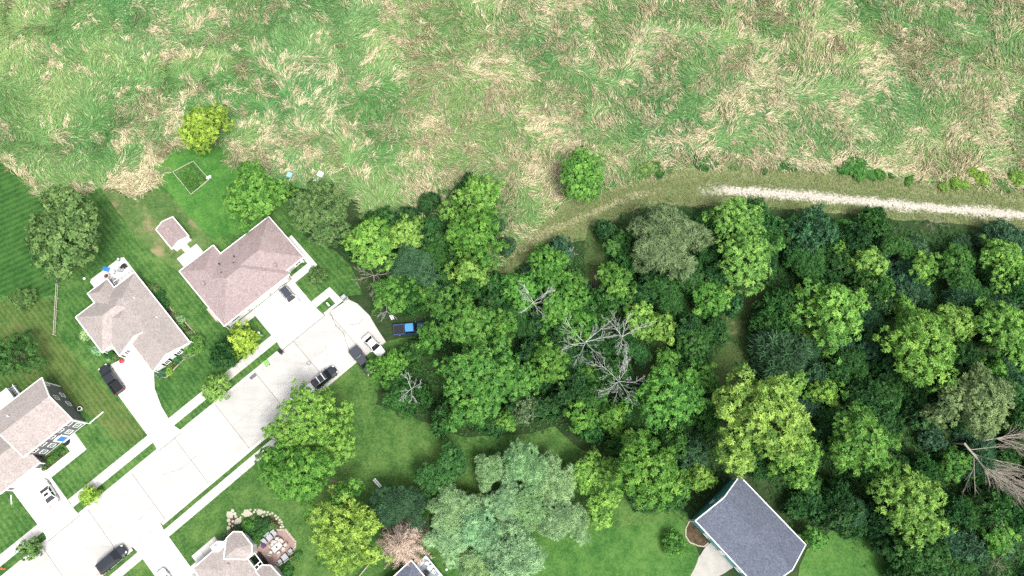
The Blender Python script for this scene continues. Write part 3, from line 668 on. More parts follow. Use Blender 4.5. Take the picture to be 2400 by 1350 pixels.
# ---- house with octagonal bays
D = House('bay_house', 'house with brown shingle roof and white-trimmed octagonal bay roofs beside the brick patio', -38, 20)
D.block(-43.85, -36.4, 8.0, 28.2, 2.8, 0.24, 'v', (1, 1), 0.4)
D.block(-44.6, -42.3, 10.0, 27.6, 2.6, 0.2, 'v', (1, 1), 0.3, trim=(0, 0, 0, 0))
bay = [(-36.94, 28.2), (-35.5, 28.3), (-34.5, 27.35), (-34.45, 24.65), (-35.2, 23.6), (-36.45, 23.4), (-39.1, 25.95)]
D.fan(bay, 3.45, (-36.15, 25.6), 4.9, 0.3)
bay2 = [(-36.4, 21.0), (-35.15, 21.1), (-34.1, 20.1), (-33.9, 17.5), (-34.9, 16.2), (-36.4, 16.0)]
D.fan(bay2, 3.3, (-35.6, 18.6), 4.5, 0.3)
D.done(M_ROOF_TAN, M_WALL_W)
pp = [gu(440 + x / 7.5, 1170 + y / 7.5, 3.1) for x, y in ((400, 840), (520, 735), (640, 745), (670, 800), (545, 925), (450, 930))]
m = MB(); m.prism([D.L(*p) for p in pp], 2.95, 3.15); po = m.build('porch_roof', M_WHITE, D.root)
m = MB(); c = D.L(*gu(505, 1280, 3.3)); m.lathe([(0.22, 3.1), (0.22, 3.3), (0.3, 3.34), (0.1, 3.45)], 10, c); m.build('roof_vent', M_GREY, po)
m = MB()
for p in (pp[0], pp[1], pp[5]): x, y = D.L(p[0] * 0.9 + pp[3][0] * 0.1, p[1] * 0.9 + pp[3][1] * 0.1); m.box(x - 0.09, x + 0.09, y - 0.09, y + 0.09, 0.15, 2.95)
m.build('porch_posts', M_WHITE, D.root)
D.vent(*gu(440 + 720 / 7.5, 1170 + 1155 / 7.5, 3.4), 3.4, M_ROOF_TAN, 0.2, 0.25, 'attic_vent')
D.window('+u', -34.78, 26.0, 1.8, 1.6, 1.3, mull=(1, 0)); D.window('+u', -34.42, 19.0, 1.8, 1.4, 1.3, mull=(1, 0))
# dark screened porch between the bays, roofed by open white beams
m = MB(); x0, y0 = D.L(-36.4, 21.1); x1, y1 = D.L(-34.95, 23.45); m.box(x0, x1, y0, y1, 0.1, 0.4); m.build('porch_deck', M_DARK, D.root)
m = MB()
for a, b in (((-36.4, 23.4), (-35.05, 23.4)), ((-36.4, 21.1), (-35.05, 21.1)), ((-36.4, 21.1), (-36.4, 23.4)), ((-35.02, 21.1), (-35.02, 23.4)), ((-36.4, 21.75), (-35.05, 21.75)), ((-35.7, 21.1), (-35.7, 21.75))):
    m.beam((*D.L(*a), 2.9), (*D.L(*b), 2.9), 0.12, 0.14)
m.build('porch_beams', M_WHITE, D.root)

# ---- blue-roofed house at the deck
ue, ve = gu(964, 1312.7, 3.0)
E_ = House('blue_roof_house', 'house corner with slate-blue shingle roof next to a small rug-covered deck', ue - 5, ve - 6)
E_.block(ue - 10, ue, ve - 14, ve, 3.0, 0.45, 'v', (1, 1), 0.4)
E_.done(M_ROOF_BLUE, M_WALL_W)
for v in (ve - 3, ve - 7): E_.window('+u', ue - 0.4, v, 1.7, 1.0, 1.2)
uc0, vc0 = gu(999.3, 1302, 0.5); 
m = MB(); x0, y0 = E_.L(ue - 0.3, vc0 - 7.5); x1, y1 = E_.L(uc0, vc0); m.box(x0, x1, y0, y1, 0.05, 0.45); m.build('deck', M_LGREY, E_.root)
m = MB()
x1, y1 = E_.L(uc0, vc0)
m.beam((x1, y1 - 7.4, 1.3), (x1, y1, 1.3), 0.14, 0.08); m.beam((x1, y1, 1.3), (x1 - 1.7, y1, 1.3), 0.14, 0.08)
for k in range(7): m.box(x1 - 0.05, x1 + 0.05, y1 - k * 1.2 - 0.05, y1 - k * 1.2 + 0.05, 0.45, 1.28)
m.build('deck_railing', M_LGREY, E_.root)

# ---- slate-roofed barn-like house
F = House('teal_house', 'teal-walled house with broad slate-grey gabled roof at the wood edge', 27, -28)
F.block(21.35, 31.85, -35.0, -20.6, 4.6, 0.72, 'v', (0, 0), 0.15)
F.done(M_ROOF_BLUE, M_WALL_T)
F.window('+v', -20.75, 26.0, 2.4, 0.8, 0.9); F.window('+v', -20.75, 26.6, 6.6, 0.7, 0.5)
for v in (-24, -31): F.window('-u', 21.5, v, 1.7, 1.0, 1.2)
for v in (-26, -31): F.window('+u', 31.7, v, 1.7, 1.0, 1.2)
F.panel('corner_board', '+v', -20.75, 21.65, 0.12, 4.5, 0.2, M_WHITE, 0.05); F.panel('corner_board', '+v', -20.75, 31.55, 0.12, 4.5, 0.2, M_WHITE, 0.05); F.panel('front_door', '-u', 21.5, -27.5, 0.15, 2.2, 1.0, M_WHITE, 0.05)
F.spout(21.35, -20.8, 4.5)

# ================================================================== VEGETATION
def rosettes(pos, nrm, k, L, W, elev, rng, lvar=0.3, droop=0.0, base=None):
    """k leaves round each point; returns verts, quads, per-vertex tint value"""
    n = len(pos)
    up = np.where(np.abs(nrm[:, 2:3]) < 0.9, np.array([[0, 0, 1.0]]), np.array([[1.0, 0, 0]]))
    t1 = np.cross(nrm, up); t1 /= np.linalg.norm(t1, axis=1, keepdims=True) + 1e-9; t2 = np.cross(nrm, t1)
    a0 = rng.random(n) * 6.283
    rv = rng.normal(0.5, 0.10, n) + (base if base is not None else rng.normal(0, 0.12, n))
    V = np.empty((n, k, 4, 3)); T = np.empty((n, k, 4))
    for j in range(k):
        a = a0 + 6.283 * j / k + rng.normal(0, 0.25, n); e = np.clip(rng.normal(elev, 0.25, n), -0.6, 1.3)
        tan = t1 * np.cos(a)[:, None] + t2 * np.sin(a)[:, None]
        d = tan * np.cos(e)[:, None] + nrm * np.sin(e)[:, None]
        d[:, 2] -= droop; d /= np.linalg.norm(d, axis=1, keepdims=True)
        l = (L * (1 + rng.normal(0, lvar, n)))[:, None]; s = np.cross(d, nrm); s /= np.linalg.norm(s, axis=1, keepdims=True) + 1e-9
        w = W * (0.8 + 0.4 * rng.random(n))[:, None]
        mid = pos + d * l * 0.5 + nrm * l * 0.10
        V[:, j, 0] = pos; V[:, j, 1] = mid + s * w / 2; V[:, j, 2] = pos + d * l; V[:, j, 3] = mid - s * w / 2
        T[:, j, :] = np.clip(rv + rng.normal(0, 0.12, n), 0, 1)[:, None]
    V = V.reshape(-1, 3); q = np.arange(len(V)).reshape(-1, 4)
    return V, q, T.reshape(-1)
STY = {  # leaves per rosette, length, width, elevation, rosettes per m2, droop
    'ash': (7, 0.38, 0.14, 0.35, 9.0, 0.10), 'maple': (6, 0.28, 0.17, 0.35, 12.0, 0.05), 'fine': (6, 0.27, 0.10, 0.5, 12.0, 0.05),
    'willow': (7, 0.50, 0.075, 0.75, 12.0, 0.22), 'shrub': (6, 0.30, 0.13, 0.5, 10.0, 0.0)}
def crown_points(lobes, dens, rng, flat=-0.35, inner=0.09, keep=0.05, clump=0.62, per=12, gap=1.5, fill=0.15):
    """leaf clumps spaced over the lobes with gaps between them, each clump a small dome of rosettes"""
    Ps = []; Ns = []; Vs = []
    for i, (c, r) in enumerate(lobes):
        ar_ = 4 * math.pi * ((r[0] * r[1]) ** 1.6 / 3 + (r[0] * r[2]) ** 1.6 * 2 / 3) ** (1 / 1.6) * 0.62
        n = max(30, int(ar_ * 7 / clump ** 2)); d = rng.normal(size=(n, 3)); d /= np.linalg.norm(d, axis=1, keepdims=True)
        d = d[d[:, 2] > flat]
        rr = 1 - np.abs(rng.normal(0, inner, len(d))) + (rng.random(len(d)) < 0.15) * rng.uniform(0.05, 0.30, len(d))
        p = c + d * r * rr[:, None]
        nn = d / r; nn /= np.linalg.norm(nn, axis=1, keepdims=True); nn = nn * 0.75 + np.array([0, 0, 0.45]); nn /= np.linalg.norm(nn, axis=1, keepdims=True)
        ok = np.ones(len(p), bool)
        for j, (c2, r2) in enumerate(lobes):
            if j != i:
                ok &= (np.linalg.norm((p - c2) / r2, axis=1) > 0.86) | (rng.random(len(p)) < keep)
        p, nn = p[ok], nn[ok]; acc = []
        for k in range(len(p)):
            if all((p[k, 0] - p[t, 0]) ** 2 + (p[k, 1] - p[t, 1]) ** 2 + (p[k, 2] - p[t, 2]) ** 2 > (gap * clump) ** 2 for t in acc): acc.append(k)
        p, nn = p[acc], nn[acc]; m = len(p)
        if not m: continue
        dd = rng.normal(size=(m, per, 3)); dd /= np.linalg.norm(dd, axis=2, keepdims=True); dd += nn[:, None] * 0.8; dd /= np.linalg.norm(dd, axis=2, keepdims=True)
        cs = clump * rng.uniform(0.65, 1.2, (m, 1, 1)) * np.sqrt(rng.random((m, per, 1)))
        q = p[:, None] + dd * cs * np.array([1, 1, 0.85]); n2 = nn[:, None] * 0.4 + dd * 0.7; n2 /= np.linalg.norm(n2, axis=2, keepdims=True)
        Ps.append(q.reshape(-1, 3)); Ns.append(n2.reshape(-1, 3)); Vs.append(np.repeat(rng.normal(0, 0.21, m), per))
        f = max(3, int(m * per * fill)); d = rng.normal(size=(f, 3)); d /= np.linalg.norm(d, axis=1, keepdims=True)      # shaded leaves inside the lobe
        Ps.append(c + d * r * rng.uniform(0.35, 0.8, (f, 1))); Ns.append(d); Vs.append(np.zeros(f))
    return np.concatenate(Ps), np.concatenate(Ns), np.concatenate(Vs)
def make_tree(style, Rr, Ht, seed, nl, lobe=(0.27, 0.42), gaps=2, flat=0.95):
    rng = np.random.default_rng(seed); k, L, W, el, dens, dr = STY[style]
    zc = Ht * 0.52; lobes = []; asp = rng.uniform(0.78, 1.0); th = rng.uniform(0, 3.14)
    sect = 1 + 0.22 * np.array([rng.normal() for _ in range(7)])                       # uneven outline by sector
    drop = set(rng.choice(np.arange(nl // 4, nl), gaps, replace=False)) if gaps else set()
    for i in range(nl):
        if i in drop: continue
        a = i * 2.39996 + rng.normal(0, 0.35); q = math.sqrt((i + 0.3) / nl); rr = Rr * 0.80 * q * rng.uniform(0.78, 1.15) * (1 + (sect[int(a / 6.2832 * 7) % 7] - 1) * q)
        lr = Rr * rng.uniform(*lobe) * (1.25 if q < 0.5 else 1.0)
        x, y = rr * math.cos(a), rr * math.sin(a) * asp
        z = zc + (Ht - zc - lr * flat) * max(0.0, 1 - (rr / Rr) ** 2 * rng.uniform(0.6, 1.2)) * rng.uniform(0.58, 1.0)
        lobes.append((np.array([x * math.cos(th) - y * math.sin(th), x * math.sin(th) + y * math.cos(th), z]), np.array([lr * rng.uniform(0.8, 1.2), lr * rng.uniform(0.8, 1.2), lr * flat])))
        if q > 0.4 and rng.random() < 0.6:      # a lower tier below the rim
            c = lobes[-1][0]; lobes.append((np.array([c[0] * 1.12 + rng.normal(0, 0.1 * Rr), c[1] * 1.12 + rng.normal(0, 0.1 * Rr), max(Ht * 0.25, z - lr * 1.3)]), np.array([lr * 0.8, lr * 0.8, lr * 0.6])))
    p, n, bv = crown_points(lobes, dens, rng, clump={'ash': 0.62, 'maple': 0.48, 'fine': 0.5, 'willow': 0.6}[style], gap={'ash': 1.75, 'maple': 1.6, 'fine': 1.4, 'willow': 1.2}[style], per={'ash': 12, 'maple': 10, 'fine': 14, 'willow': 14}[style])
    V, q, T = rosettes(p, n, k, L, W, el, rng, 0.3, dr, bv)
    lo, hi = np.percentile(V[:, :2], 1.5, axis=0), np.percentile(V[:, :2], 98.5, axis=0); V[:, :2] -= (lo + hi) / 2; off = (lo + hi) / 2
    Rr_eff = float(np.percentile(np.hypot(V[:, 0], V[:, 1]), 97))
    lobes = [(c - np.array([off[0], off[1], 0]), r) for c, r in lobes]
    crown = np_mesh(style + '_crown', V, q, M_LEAF, {'var': ('FLOAT', 'POINT', T)})
    m = MB(); tr = 0.035 * Ht
    m.tube([(0, 0, -0.1), (0.05 * Rr, 0.02 * Rr, Ht * 0.25), (0.0, 0.04 * Rr, Ht * 0.5), (0, 0, Ht * 0.72)], [tr, tr * 0.8, tr * 0.55, tr * 0.2], 8)
    for c, r in lobes[::2]:
        zb = Ht * rng.uniform(0.28, 0.48); c = Vector(c)
        m.tube([(0.02 * Rr, 0.02 * Rr, zb), (c.x * 0.5, c.y * 0.5, zb + (c.z - zb) * 0.62), tuple(c)], [tr * 0.42, tr * 0.28, tr * 0.08], 5)
    return m.mesh(style + '_trunk', [M_BARK]), crown, Rr_eff, Ht
def make_shrub(style, Rr, Ht, seed, nl=6):
    rng = np.random.default_rng(seed); k, L, W, el, dens, dr = STY[style]; lobes = []
    for i in range(nl):
        a = i * 2.4 + rng.normal(0, 0.4); rr = Rr * 0.6 * math.sqrt(i / nl); lr = Rr * rng.uniform(0.38, 0.55)
        lobes.append((np.array([rr * math.cos(a), rr * math.sin(a), Ht * rng.uniform(0.45, 0.62)]), np.array([lr, lr, Ht * 0.42])))
    p, n, bv = crown_points(lobes, dens, rng, -0.6, clump=0.36, per=8, gap=1.3); V, q, T = rosettes(p, n, k, L, W, el, rng, 0.3, dr, bv)
    # stems
    sv = []; sq = []; b = len(V)
    for i in range(7):
        a = i * 0.9; e = np.array([math.cos(a) * Rr * 0.4, math.sin(a) * Rr * 0.4, Ht * 0.6]); w = np.array([-math.sin(a), math.cos(a), 0]) * 0.03
        o = len(sv); sv += [-w, w, e + w * 0.4, e - w * 0.4]; sq.append([b + o, b + o + 1, b + o + 2, b + o + 3])
    me = np_mesh(style + '_shrub', np.concatenate([V, np.array(sv)]), np.concatenate([q, np.array(sq)]), M_LEAF, {'var': ('FLOAT', 'POINT', np.concatenate([T, np.full(len(sv), 0.2)]))})
    return me, Rr, Ht
PROTO = {
    'ashL': [make_tree('ash', 8.0, 14.0, s, 34, (0.13, 0.25), 6) for s in (1, 2, 3)],
    'ashM': [make_tree('ash', 5.5, 10.5, s, 22, (0.15, 0.29), 4) for s in (4, 5, 6, 7)],
    'ashS': [make_tree('ash', 3.2, 7.0, s, 12, (0.22, 0.38), 2) for s in (8, 9, 10)],
    'mapleM': [make_tree('maple', 5.0, 9.5, s, 22, (0.17, 0.30), 3) for s in (12, 13, 14)],
    'mapleS': [make_tree('maple', 2.4, 4.6, s, 11, (0.24, 0.40), 1) for s in (15, 16)],
    'fineM': [make_tree('fine', 5.0, 9.5, s, 22, (0.16, 0.30), 3) for s in (18, 19)],
    'willow': [make_tree('willow', 6.0, 10.5, s, 19, (0.16, 0.27), 4, 1.05) for s in (21, 22, 23)]}
SHRUBS = {'leafy': [make_shrub('shrub', 1.9, 2.4, s) for s in (31, 32, 33)], 'fine': [make_shrub('fine', 1.9, 2.2, s) for s in (34, 35)], 'willow': [make_shrub('willow', 2.0, 2.4, s, 5) for s in (36, 37)]}
COLS = {'lime': (0.190, 0.370, 0.075), 'yellow': (0.240, 0.390, 0.058), 'bright': (0.110, 0.275, 0.052), 'green': (0.085, 0.210, 0.046), 'deep': (0.050, 0.148, 0.038), 'dark': (0.042, 0.122, 0.038),
        'olive': (0.130, 0.230, 0.070), 'silver': (0.280, 0.470, 0.220), 'grey': (0.165, 0.260, 0.110), 'blue': (0.062, 0.150, 0.075), 'limeo': (0.215, 0.375, 0.075)}
cnt = {}
def vary(c, amt=0.10):
    f = 1 + random.uniform(-amt, amt); return (min(1, c[0] * f * (1 + random.uniform(-amt, amt))), min(1, c[1] * f), min(1, c[2] * f * (1 + random.uniform(-amt, amt))), 1)
def tree(px, py, rpx, kind, col, label, group=None, name='tree', sy=1.0, base=0.12, rz=None, hs=1.0):
    pr = PROTO[kind]; i = cnt.get(kind, 0); cnt[kind] = i + 1
    tm, cm, R0, H0 = pr[i % len(pr)]
    hc = H0 * 0.68
    for _ in range(3):
        rm = rpx * pix_scale(px, py, hc); s = rm / R0; hc = H0 * s * 0.68 * hs
    x, y = g(px, py, hc)
    o = thing(name, label, 'tree', (x, y, base), rz if rz is not None else random.uniform(0, 6.28), group); o.scale = (s, s * sy, s * hs)
    link('trunk', tm, None, o); c = link('crown', cm, None, o); c.color = vary(COLS[col])
    return o
def shrub(px, py, rpx, kind, col, label, group=None, name='shrub', h=None, base=0.12, xy=None, rm=None, hmul=1.0):
    pr = SHRUBS[kind]; i = cnt.get('s' + kind, 0); cnt['s' + kind] = i + 1; me, R0, H0 = pr[i % len(pr)]
    if xy is None:
        rm = rpx * pix_scale(px, py, 1.5); s = rm / R0; x, y = g(px, py, H0 * s * 0.5 * hmul)
    else: x, y = xy; s = rm / R0
    o = link(name, me, None, None, (x, y, base), (0, 0, random.uniform(0, 6.28)), (s, s * random.uniform(0.85, 1.15), s * hmul))
    o.color = vary(COLS[col]); return tag(o, label, 'shrub', group)

# ---- trees of the gardens
tree(480, 298, 60, 'mapleM', 'yellow', 'yellow-green round tree at the meadow edge above the mown garden corner', sy=1.05)
tree(603, 447, 80, 'mapleM', 'bright', 'mid-green tree overhanging the back corner of the pink roof')
tree(140, 532, 108, 'mapleM', 'olive', 'large muted green tree at the corner of the meadow and the striped lawn')
tree(760, 495, 84, 'fineM', 'olive', 'dense olive-green tree next to the white hive boxes')
tree(28, 832, 68, 'ashM', 'deep', 'dark green tree on the dry lawn behind the grey house')
tree(570, 796, 41, 'mapleS', 'yellow', 'bright yellow-green tree before the pink-roofed house')
shrub(528, 832, 34, 'fine', 'dark', 'dark rounded evergreen bush beside the bright yellow-green tree', hmul=1.5)
shrub(546, 806, 20, 'fine', 'dark', 'smaller dark evergreen bush tucked under the yellow-green tree', hmul=1.6)
tree(507, 908, 34, 'mapleS', 'lime', 'young green street tree between sidewalk and kerb outside the white house')
tree(210, 1161, 25, 'mapleS', 'yellow', 'small yellow street tree outside the grey house')
tree(67, 1287, 27, 'mapleS', 'olive', 'small dull olive street tree beyond the grey house driveway')
shrub(746, 649, 23, 'fine', 'olive', 'dull brownish-green round bush in front of the pink-roofed house', hmul=1.2)
tree(724, 993, 106, 'ashL', 'lime', 'huge pale green tree overhanging the street opposite the yellow-green tree')
tree(716, 1108, 118, 'ashL', 'bright', 'huge mid-green tree between sidewalk and stone garden border')
tree(812, 1245, 98, 'ashM', 'limeo', 'yellow-green broad tree shading the lawn beside the brick patio')
tree(930, 1190, 66, 'willow', 'blue', 'blue-green feathery tree next to the brown dead conifer')
shrub(1002, 1196, 26, 'leafy', 'green', 'small green bush beside the feathery blue-green tree')
tree(1033, 1106, 66, 'fineM', 'deep', 'round dark green tree alone on the clearing lawn', hs=0.7)
for px, py, r in ((1068, 1195, 62), (1055, 1275, 56), (1125, 1255, 66), (1195, 1305, 78), (1158, 1105, 46), (1235, 1100, 64), (1300, 1125, 58), (1250, 1185, 60), (1318, 1222, 62), (1130, 1325, 56), (1180, 1175, 56), (1195, 1235, 52)):
    tree(px, py, r, 'willow', 'silver', 'silvery-green feathery willow clump on the lower lawn', 'silvery willows on the lower lawn', 'willow_tree')
tree(1365, 410, 64, 'mapleM', 'bright', 'round leafy tree standing alone between meadow and trail', hs=0.9)
# ---- trees of the wood
def wood(kind, col, lst, group):
    for t in lst: tree(t[0], t[1], t[2], kind, col, t[3], group, base=0.0)
tree(1003, 792, 38, 'ashS', 'bright', 'small mid-green tree hanging over the hood of the blue pickup', base=0.0)
G1, G2, G3, G4, G5 = 'bright trees of the wood', 'small bright trees of the wood', 'mid-green trees of the wood', 'small mid-green trees of the wood', 'deep green trees of the wood'
wood('ashM', 'lime', [(872, 575, 66, 'yellow-green tree above the grey-brown bare branches near the parking pad'), (952, 548, 52, 'yellow-green tree on the meadow edge beside the dark feathery tree'), (1105, 478, 76, 'tall yellow-green tree jutting furthest into the meadow'),
    (1725, 512, 64, 'yellow-green tree touching the end of the gravel track'), (1748, 615, 74, 'yellow-green tree between the gravel track and the brown trail'), (1955, 728, 94, 'broad yellow-green tree beside the bush enclosed by the brown trail'),
    (2360, 622, 66, 'yellow-green tree beneath the broad blue-green bush of the track'), (2362, 775, 80, 'yellow-green tree next to the pale olive fine-leaved tree'), (2162, 822, 96, 'wide yellow-green tree over the dark thicket, joined to a paler neighbour'),
    (2238, 760, 62, 'pale yellow-green crown joined to the wide tree over the dark thicket'), (1390, 1105, 60, 'yellow-green tree between the silvery willows and the star-leaved crowns'), (2132, 1178, 98, 'yellow-green tree just above the shaded tree by the thicket lawn')], G1)
wood('ashS', 'lime', [(1095, 637, 52, 'small round yellow-green tree beside the foot of the trail'), (1697, 696, 33, 'smallest yellow-green tree at the head of the brown trail'), (2036, 625, 46, 'small yellow-green crown under the big blue-green track bush'), (2062, 682, 36, 'narrow yellow-green crown touching the broad tree near the brown trail'),
    (2160, 626, 40, 'lone small yellow-green tree in the dark thicket under the track'), (1850, 885, 42, 'small yellow-green tree beside the blue-green feathery bush of the trail'), (1936, 918, 46, 'small yellow-green tree between the largest tree and the thicket'), (1500, 748, 44, 'small yellow-green tree beyond the leaning bleached tree'),
    (1550, 772, 42, 'small yellow-green tree paired with one beside the leaning bleached tree'), (1636, 1118, 44, 'small yellow-green tree over the roof peak of the teal house'), (1412, 1190, 48, 'small yellow-green tree on the lower lawn edge beside the willows')], G2)
tree(1785, 990, 122, 'ashL', 'limeo', 'largest yellow-green tree of the wood, above the slate-roofed teal house', base=0.0)
tree(1855, 1065, 72, 'ashM', 'lime', 'yellow-green tree crowding the largest one above the teal house', base=0.0)
wood('ashM', 'bright', [(1112, 552, 78, 'mid-green tree under the tall yellow-green one on the meadow edge'), (1074, 745, 88, 'mid-green star-leaved tree over the blue pickup'), (930, 690, 56, 'mid-green tree beside the boards on the grass above the blue pickup'), (1285, 850, 58, 'mid-green tree beside the tall bleached dead tree'),
    (1225, 682, 58, 'mid-green tree at the bleached leafless tree below the trail'), (1320, 705, 66, 'mid-green tree by the log pile of the trail spur'), (1565, 930, 88, 'mid-green tree between the bleached trees and the largest yellow-green tree'), (1520, 1108, 96, 'mid-green star-leaved tree at the corner of the lower lawn'),
    (2018, 1040, 96, 'mid-green tree in line between the largest and the lowest yellow-green trees'), (905, 862, 50, 'mid-green tree overhanging the grey pickup at the kerb'), (1290, 622, 56, 'mid-green tree at the small bleached bush on the trail side')], G3)
tree(1130, 900, 118, 'ashL', 'bright', 'broad mid-green tree between the parked cars and the clearing', base=0.0)
wood('ashS', 'bright', [(1365, 968, 46, 'small mid-green tree at the inner corner of the clearing'), (1432, 975, 48, 'small mid-green tree under the densely twigged bleached tree'), (1440, 662, 50, 'small mid-green tree beside the log pile and the pale feathery tree'), (1350, 765, 46, 'small mid-green tree under the top of the tall bleached tree'),
    (1905, 1262, 38, 'small mid-green tree at the outer eave of the teal house'), (1180, 760, 40, 'small mid-green tree in the hollow beside the star-leaved crown'), (1560, 850, 36, 'small mid-green tree at the stub trail under the paired small crowns'), (1190, 985, 36, 'small mid-green tree on the clearing rim beneath the broad tree')], G4)
wood('ashM', 'deep', [(2155, 1292, 74, 'shaded deep-green tree at the lowest thicket lawn'), (935, 935, 46, 'shaded deep-green tree behind the thin bare grey tree'), (1470, 960, 40, 'shaded deep-green tree squeezed between mid-green crowns of the clearing'), (1622, 800, 50, 'shaded deep-green tree along the brown trail'),
    (2070, 930, 46, 'shaded deep-green tree beneath the wide tree over the thicket')], G5)
for i, (px, py, r) in enumerate(((1450, 575, 40), (1625, 640, 50), (1655, 700, 46), (1560, 690, 48), (1480, 700, 36), (1905, 630, 46), (1985, 585, 40), (2105, 582, 42), (2235, 605, 42), (2250, 665, 46), (2115, 725, 44), (2300, 700, 38), (1880, 800, 36), (2000, 850, 40), (1655, 880, 38), (1490, 830, 36), (1390, 880, 40),
        (1255, 770, 38), (1000, 690, 38), (1020, 600, 36), (1340, 660, 34), (1215, 740, 36), (2330, 870, 40), (2100, 1100, 34), (2240, 1090, 42), (2290, 1200, 46), (2350, 1260, 44), (2240, 1330, 44), (1900, 1150, 38), (1470, 1050, 32), (1800, 580, 40), (1870, 600, 36))):
    tree(px, py, r, ('ashS', 'fineM')[i % 2], ('green', 'deep', 'bright', 'deep')[i % 4], 'mid-height green understorey tree filling between brighter crowns', 'understorey trees of the wood', base=0.0, hs=0.8)
tree(1570, 560, 92, 'willow', 'grey', 'pale grey-green feathery tree below the trail', base=0.0)
tree(2280, 935, 96, 'fineM', 'grey', 'pale olive fine-leaved tree beside the fallen brown branches', base=0.0)
tree(970, 630, 58, 'willow', 'blue', 'dark blue-green feathery tree behind the dead branches near the parking pad', base=0.0)
tree(1985, 1188, 48, 'willow', 'blue', 'small blue-grey feathery tree between yellow-green crowns', base=0.0)
shrub(1230, 962, 36, 'fine', 'grey', 'pale bush at the edge of the clearing', hmul=1.5)
shrub(1578, 1275, 28, 'fine', 'bright', 'light green bush on the lawn beside the teal house')
shrub(1830, 735, 62, 'fine', 'deep', 'broad dark bush enclosed by the brown trail', base=0.0, hmul=1.2)
shrub(1835, 835, 62, 'willow', 'blue', 'blue-green feathery bush beside the brown trail', base=0.0, hmul=1.3)
shrub(1900, 546, 48, 'fine', 'blue', 'big blue-green bush under the gravel track', base=0.0, hmul=1.5)
shrub(2345, 566, 44, 'fine', 'blue', 'broad blue-green bush near the far end of the gravel track', base=0.0, hmul=1.3)
for px, py, r, kd in ((1640, 384, 13, 'leafy'), (1656, 378, 18, 'leafy'), (1672, 386, 12, 'fine'), (1842, 386, 14, 'leafy'), (1860, 390, 10, 'leafy'), (1826, 392, 9, 'fine'), (1500, 408, 14, 'fine'), (1520, 398, 20, 'leafy'), (1544, 398, 15, 'fine'), (1566, 396, 12, 'leafy'), (1790, 400, 9, 'leafy'), (1985, 392, 18, 'leafy'),
        (2008, 396, 22, 'fine'), (2034, 402, 16, 'leafy'), (2062, 408, 13, 'fine'), (2090, 408, 10, 'leafy'), (1720, 392, 8, 'fine'), (1910, 396, 9, 'fine'), (2130, 424, 10, 'leafy'), (1440, 432, 12, 'fine'), (2350, 432, 16, 'leafy')):
    o = shrub(px, py, r, kd, random.choice(('green', 'deep', 'olive')), 'low scrubby bush on the meadow edge along the verge', 'bushes along the meadow edge', base=0.02, hmul=random.uniform(0.35, 0.65)); o.scale.x *= random.uniform(0.9, 1.7)
for px, py, r in ((2278, 404, 14), (2296, 416, 18), (2310, 426, 12), (2384, 418, 20), (2240, 430, 14), (2212, 438, 12), (2260, 432, 12)):
    shrub(px, py, r, 'fine', 'limeo', 'yellow-tinged weed clump on the meadow edge along the verge', 'yellow weeds along the meadow edge', base=0.02, hmul=0.7)
# ---- thicket shrubs
def pip(x, y, poly):
    px = np.array([p[0] for p in poly]); py = np.array([p[1] for p in poly]); x = np.asarray(x); y = np.asarray(y); ins = np.zeros(x.shape, bool); j = len(poly) - 1
    for i in range(len(poly)):
        c = ((py[i] > y) != (py[j] > y)) & (x < (px[j] - px[i]) * (y - py[i]) / (py[j] - py[i] + 1e-12) + px[i]); ins ^= c; j = i
    return ins
def proj(x, y):
    # camera axes: right = X, up = (0,cos,sin), forward = (0,sin,-cos)
    dz = -CAM_H; up = y * math.cos(TILT) + dz * math.sin(TILT); fw = y * math.sin(TILT) - dz * math.cos(TILT)
    return 1200 + FPX * x / fw, 675 - FPX * up / fw
WOOD = pxs([(795, 600), (850, 520), (960, 512), (1040, 440), (1175, 440), (1190, 590), (1150, 680), (1175, 690), (1220, 632), (1300, 585), (1375, 580), (1385, 670), (1410, 560), (1450, 515), (1560, 492), (1700, 502), (2000, 524), (2400, 568),
            (2560, 580), (2560, 1450), (2120, 1450), (2070, 1300), (1960, 1225), (1900, 1255), (1760, 1105), (1640, 1190), (1500, 1170), (1440, 1065), (1330, 985), (1240, 1000), (1100, 1000), (905, 945), (890, 880), (1000, 800), (995, 735), (930, 715), (850, 640)])
TRAILS = [(1755, 718), (1725, 770), (1715, 830), (1705, 895), (1795, 705), (1530, 850), (1510, 865), (1395, 600), (1395, 650), (1690, 860)]
TR = [g(*t) for t in TRAILS]
pts = []; tries = 0
wx = [p[0] for p in WOOD]; wy = [p[1] for p in WOOD]
while len(pts) < 285 and tries < 40000:
    tries += 1; x = random.uniform(min(wx), max(wx)); y = random.uniform(min(wy), max(wy))
    if not pip(np.array([x]), np.array([y]), WOOD)[0]: continue
    if any(math.hypot(x - a, y - b) < 4.3 for a, b in TR): continue
    if any(math.hypot(x - a, y - b) < 2.5 for a, b in pts): continue
    u, v = UV(x, y)
    if 18.5 < u < 34 and -38 < v < -16.5: continue
    pts.append((x, y))
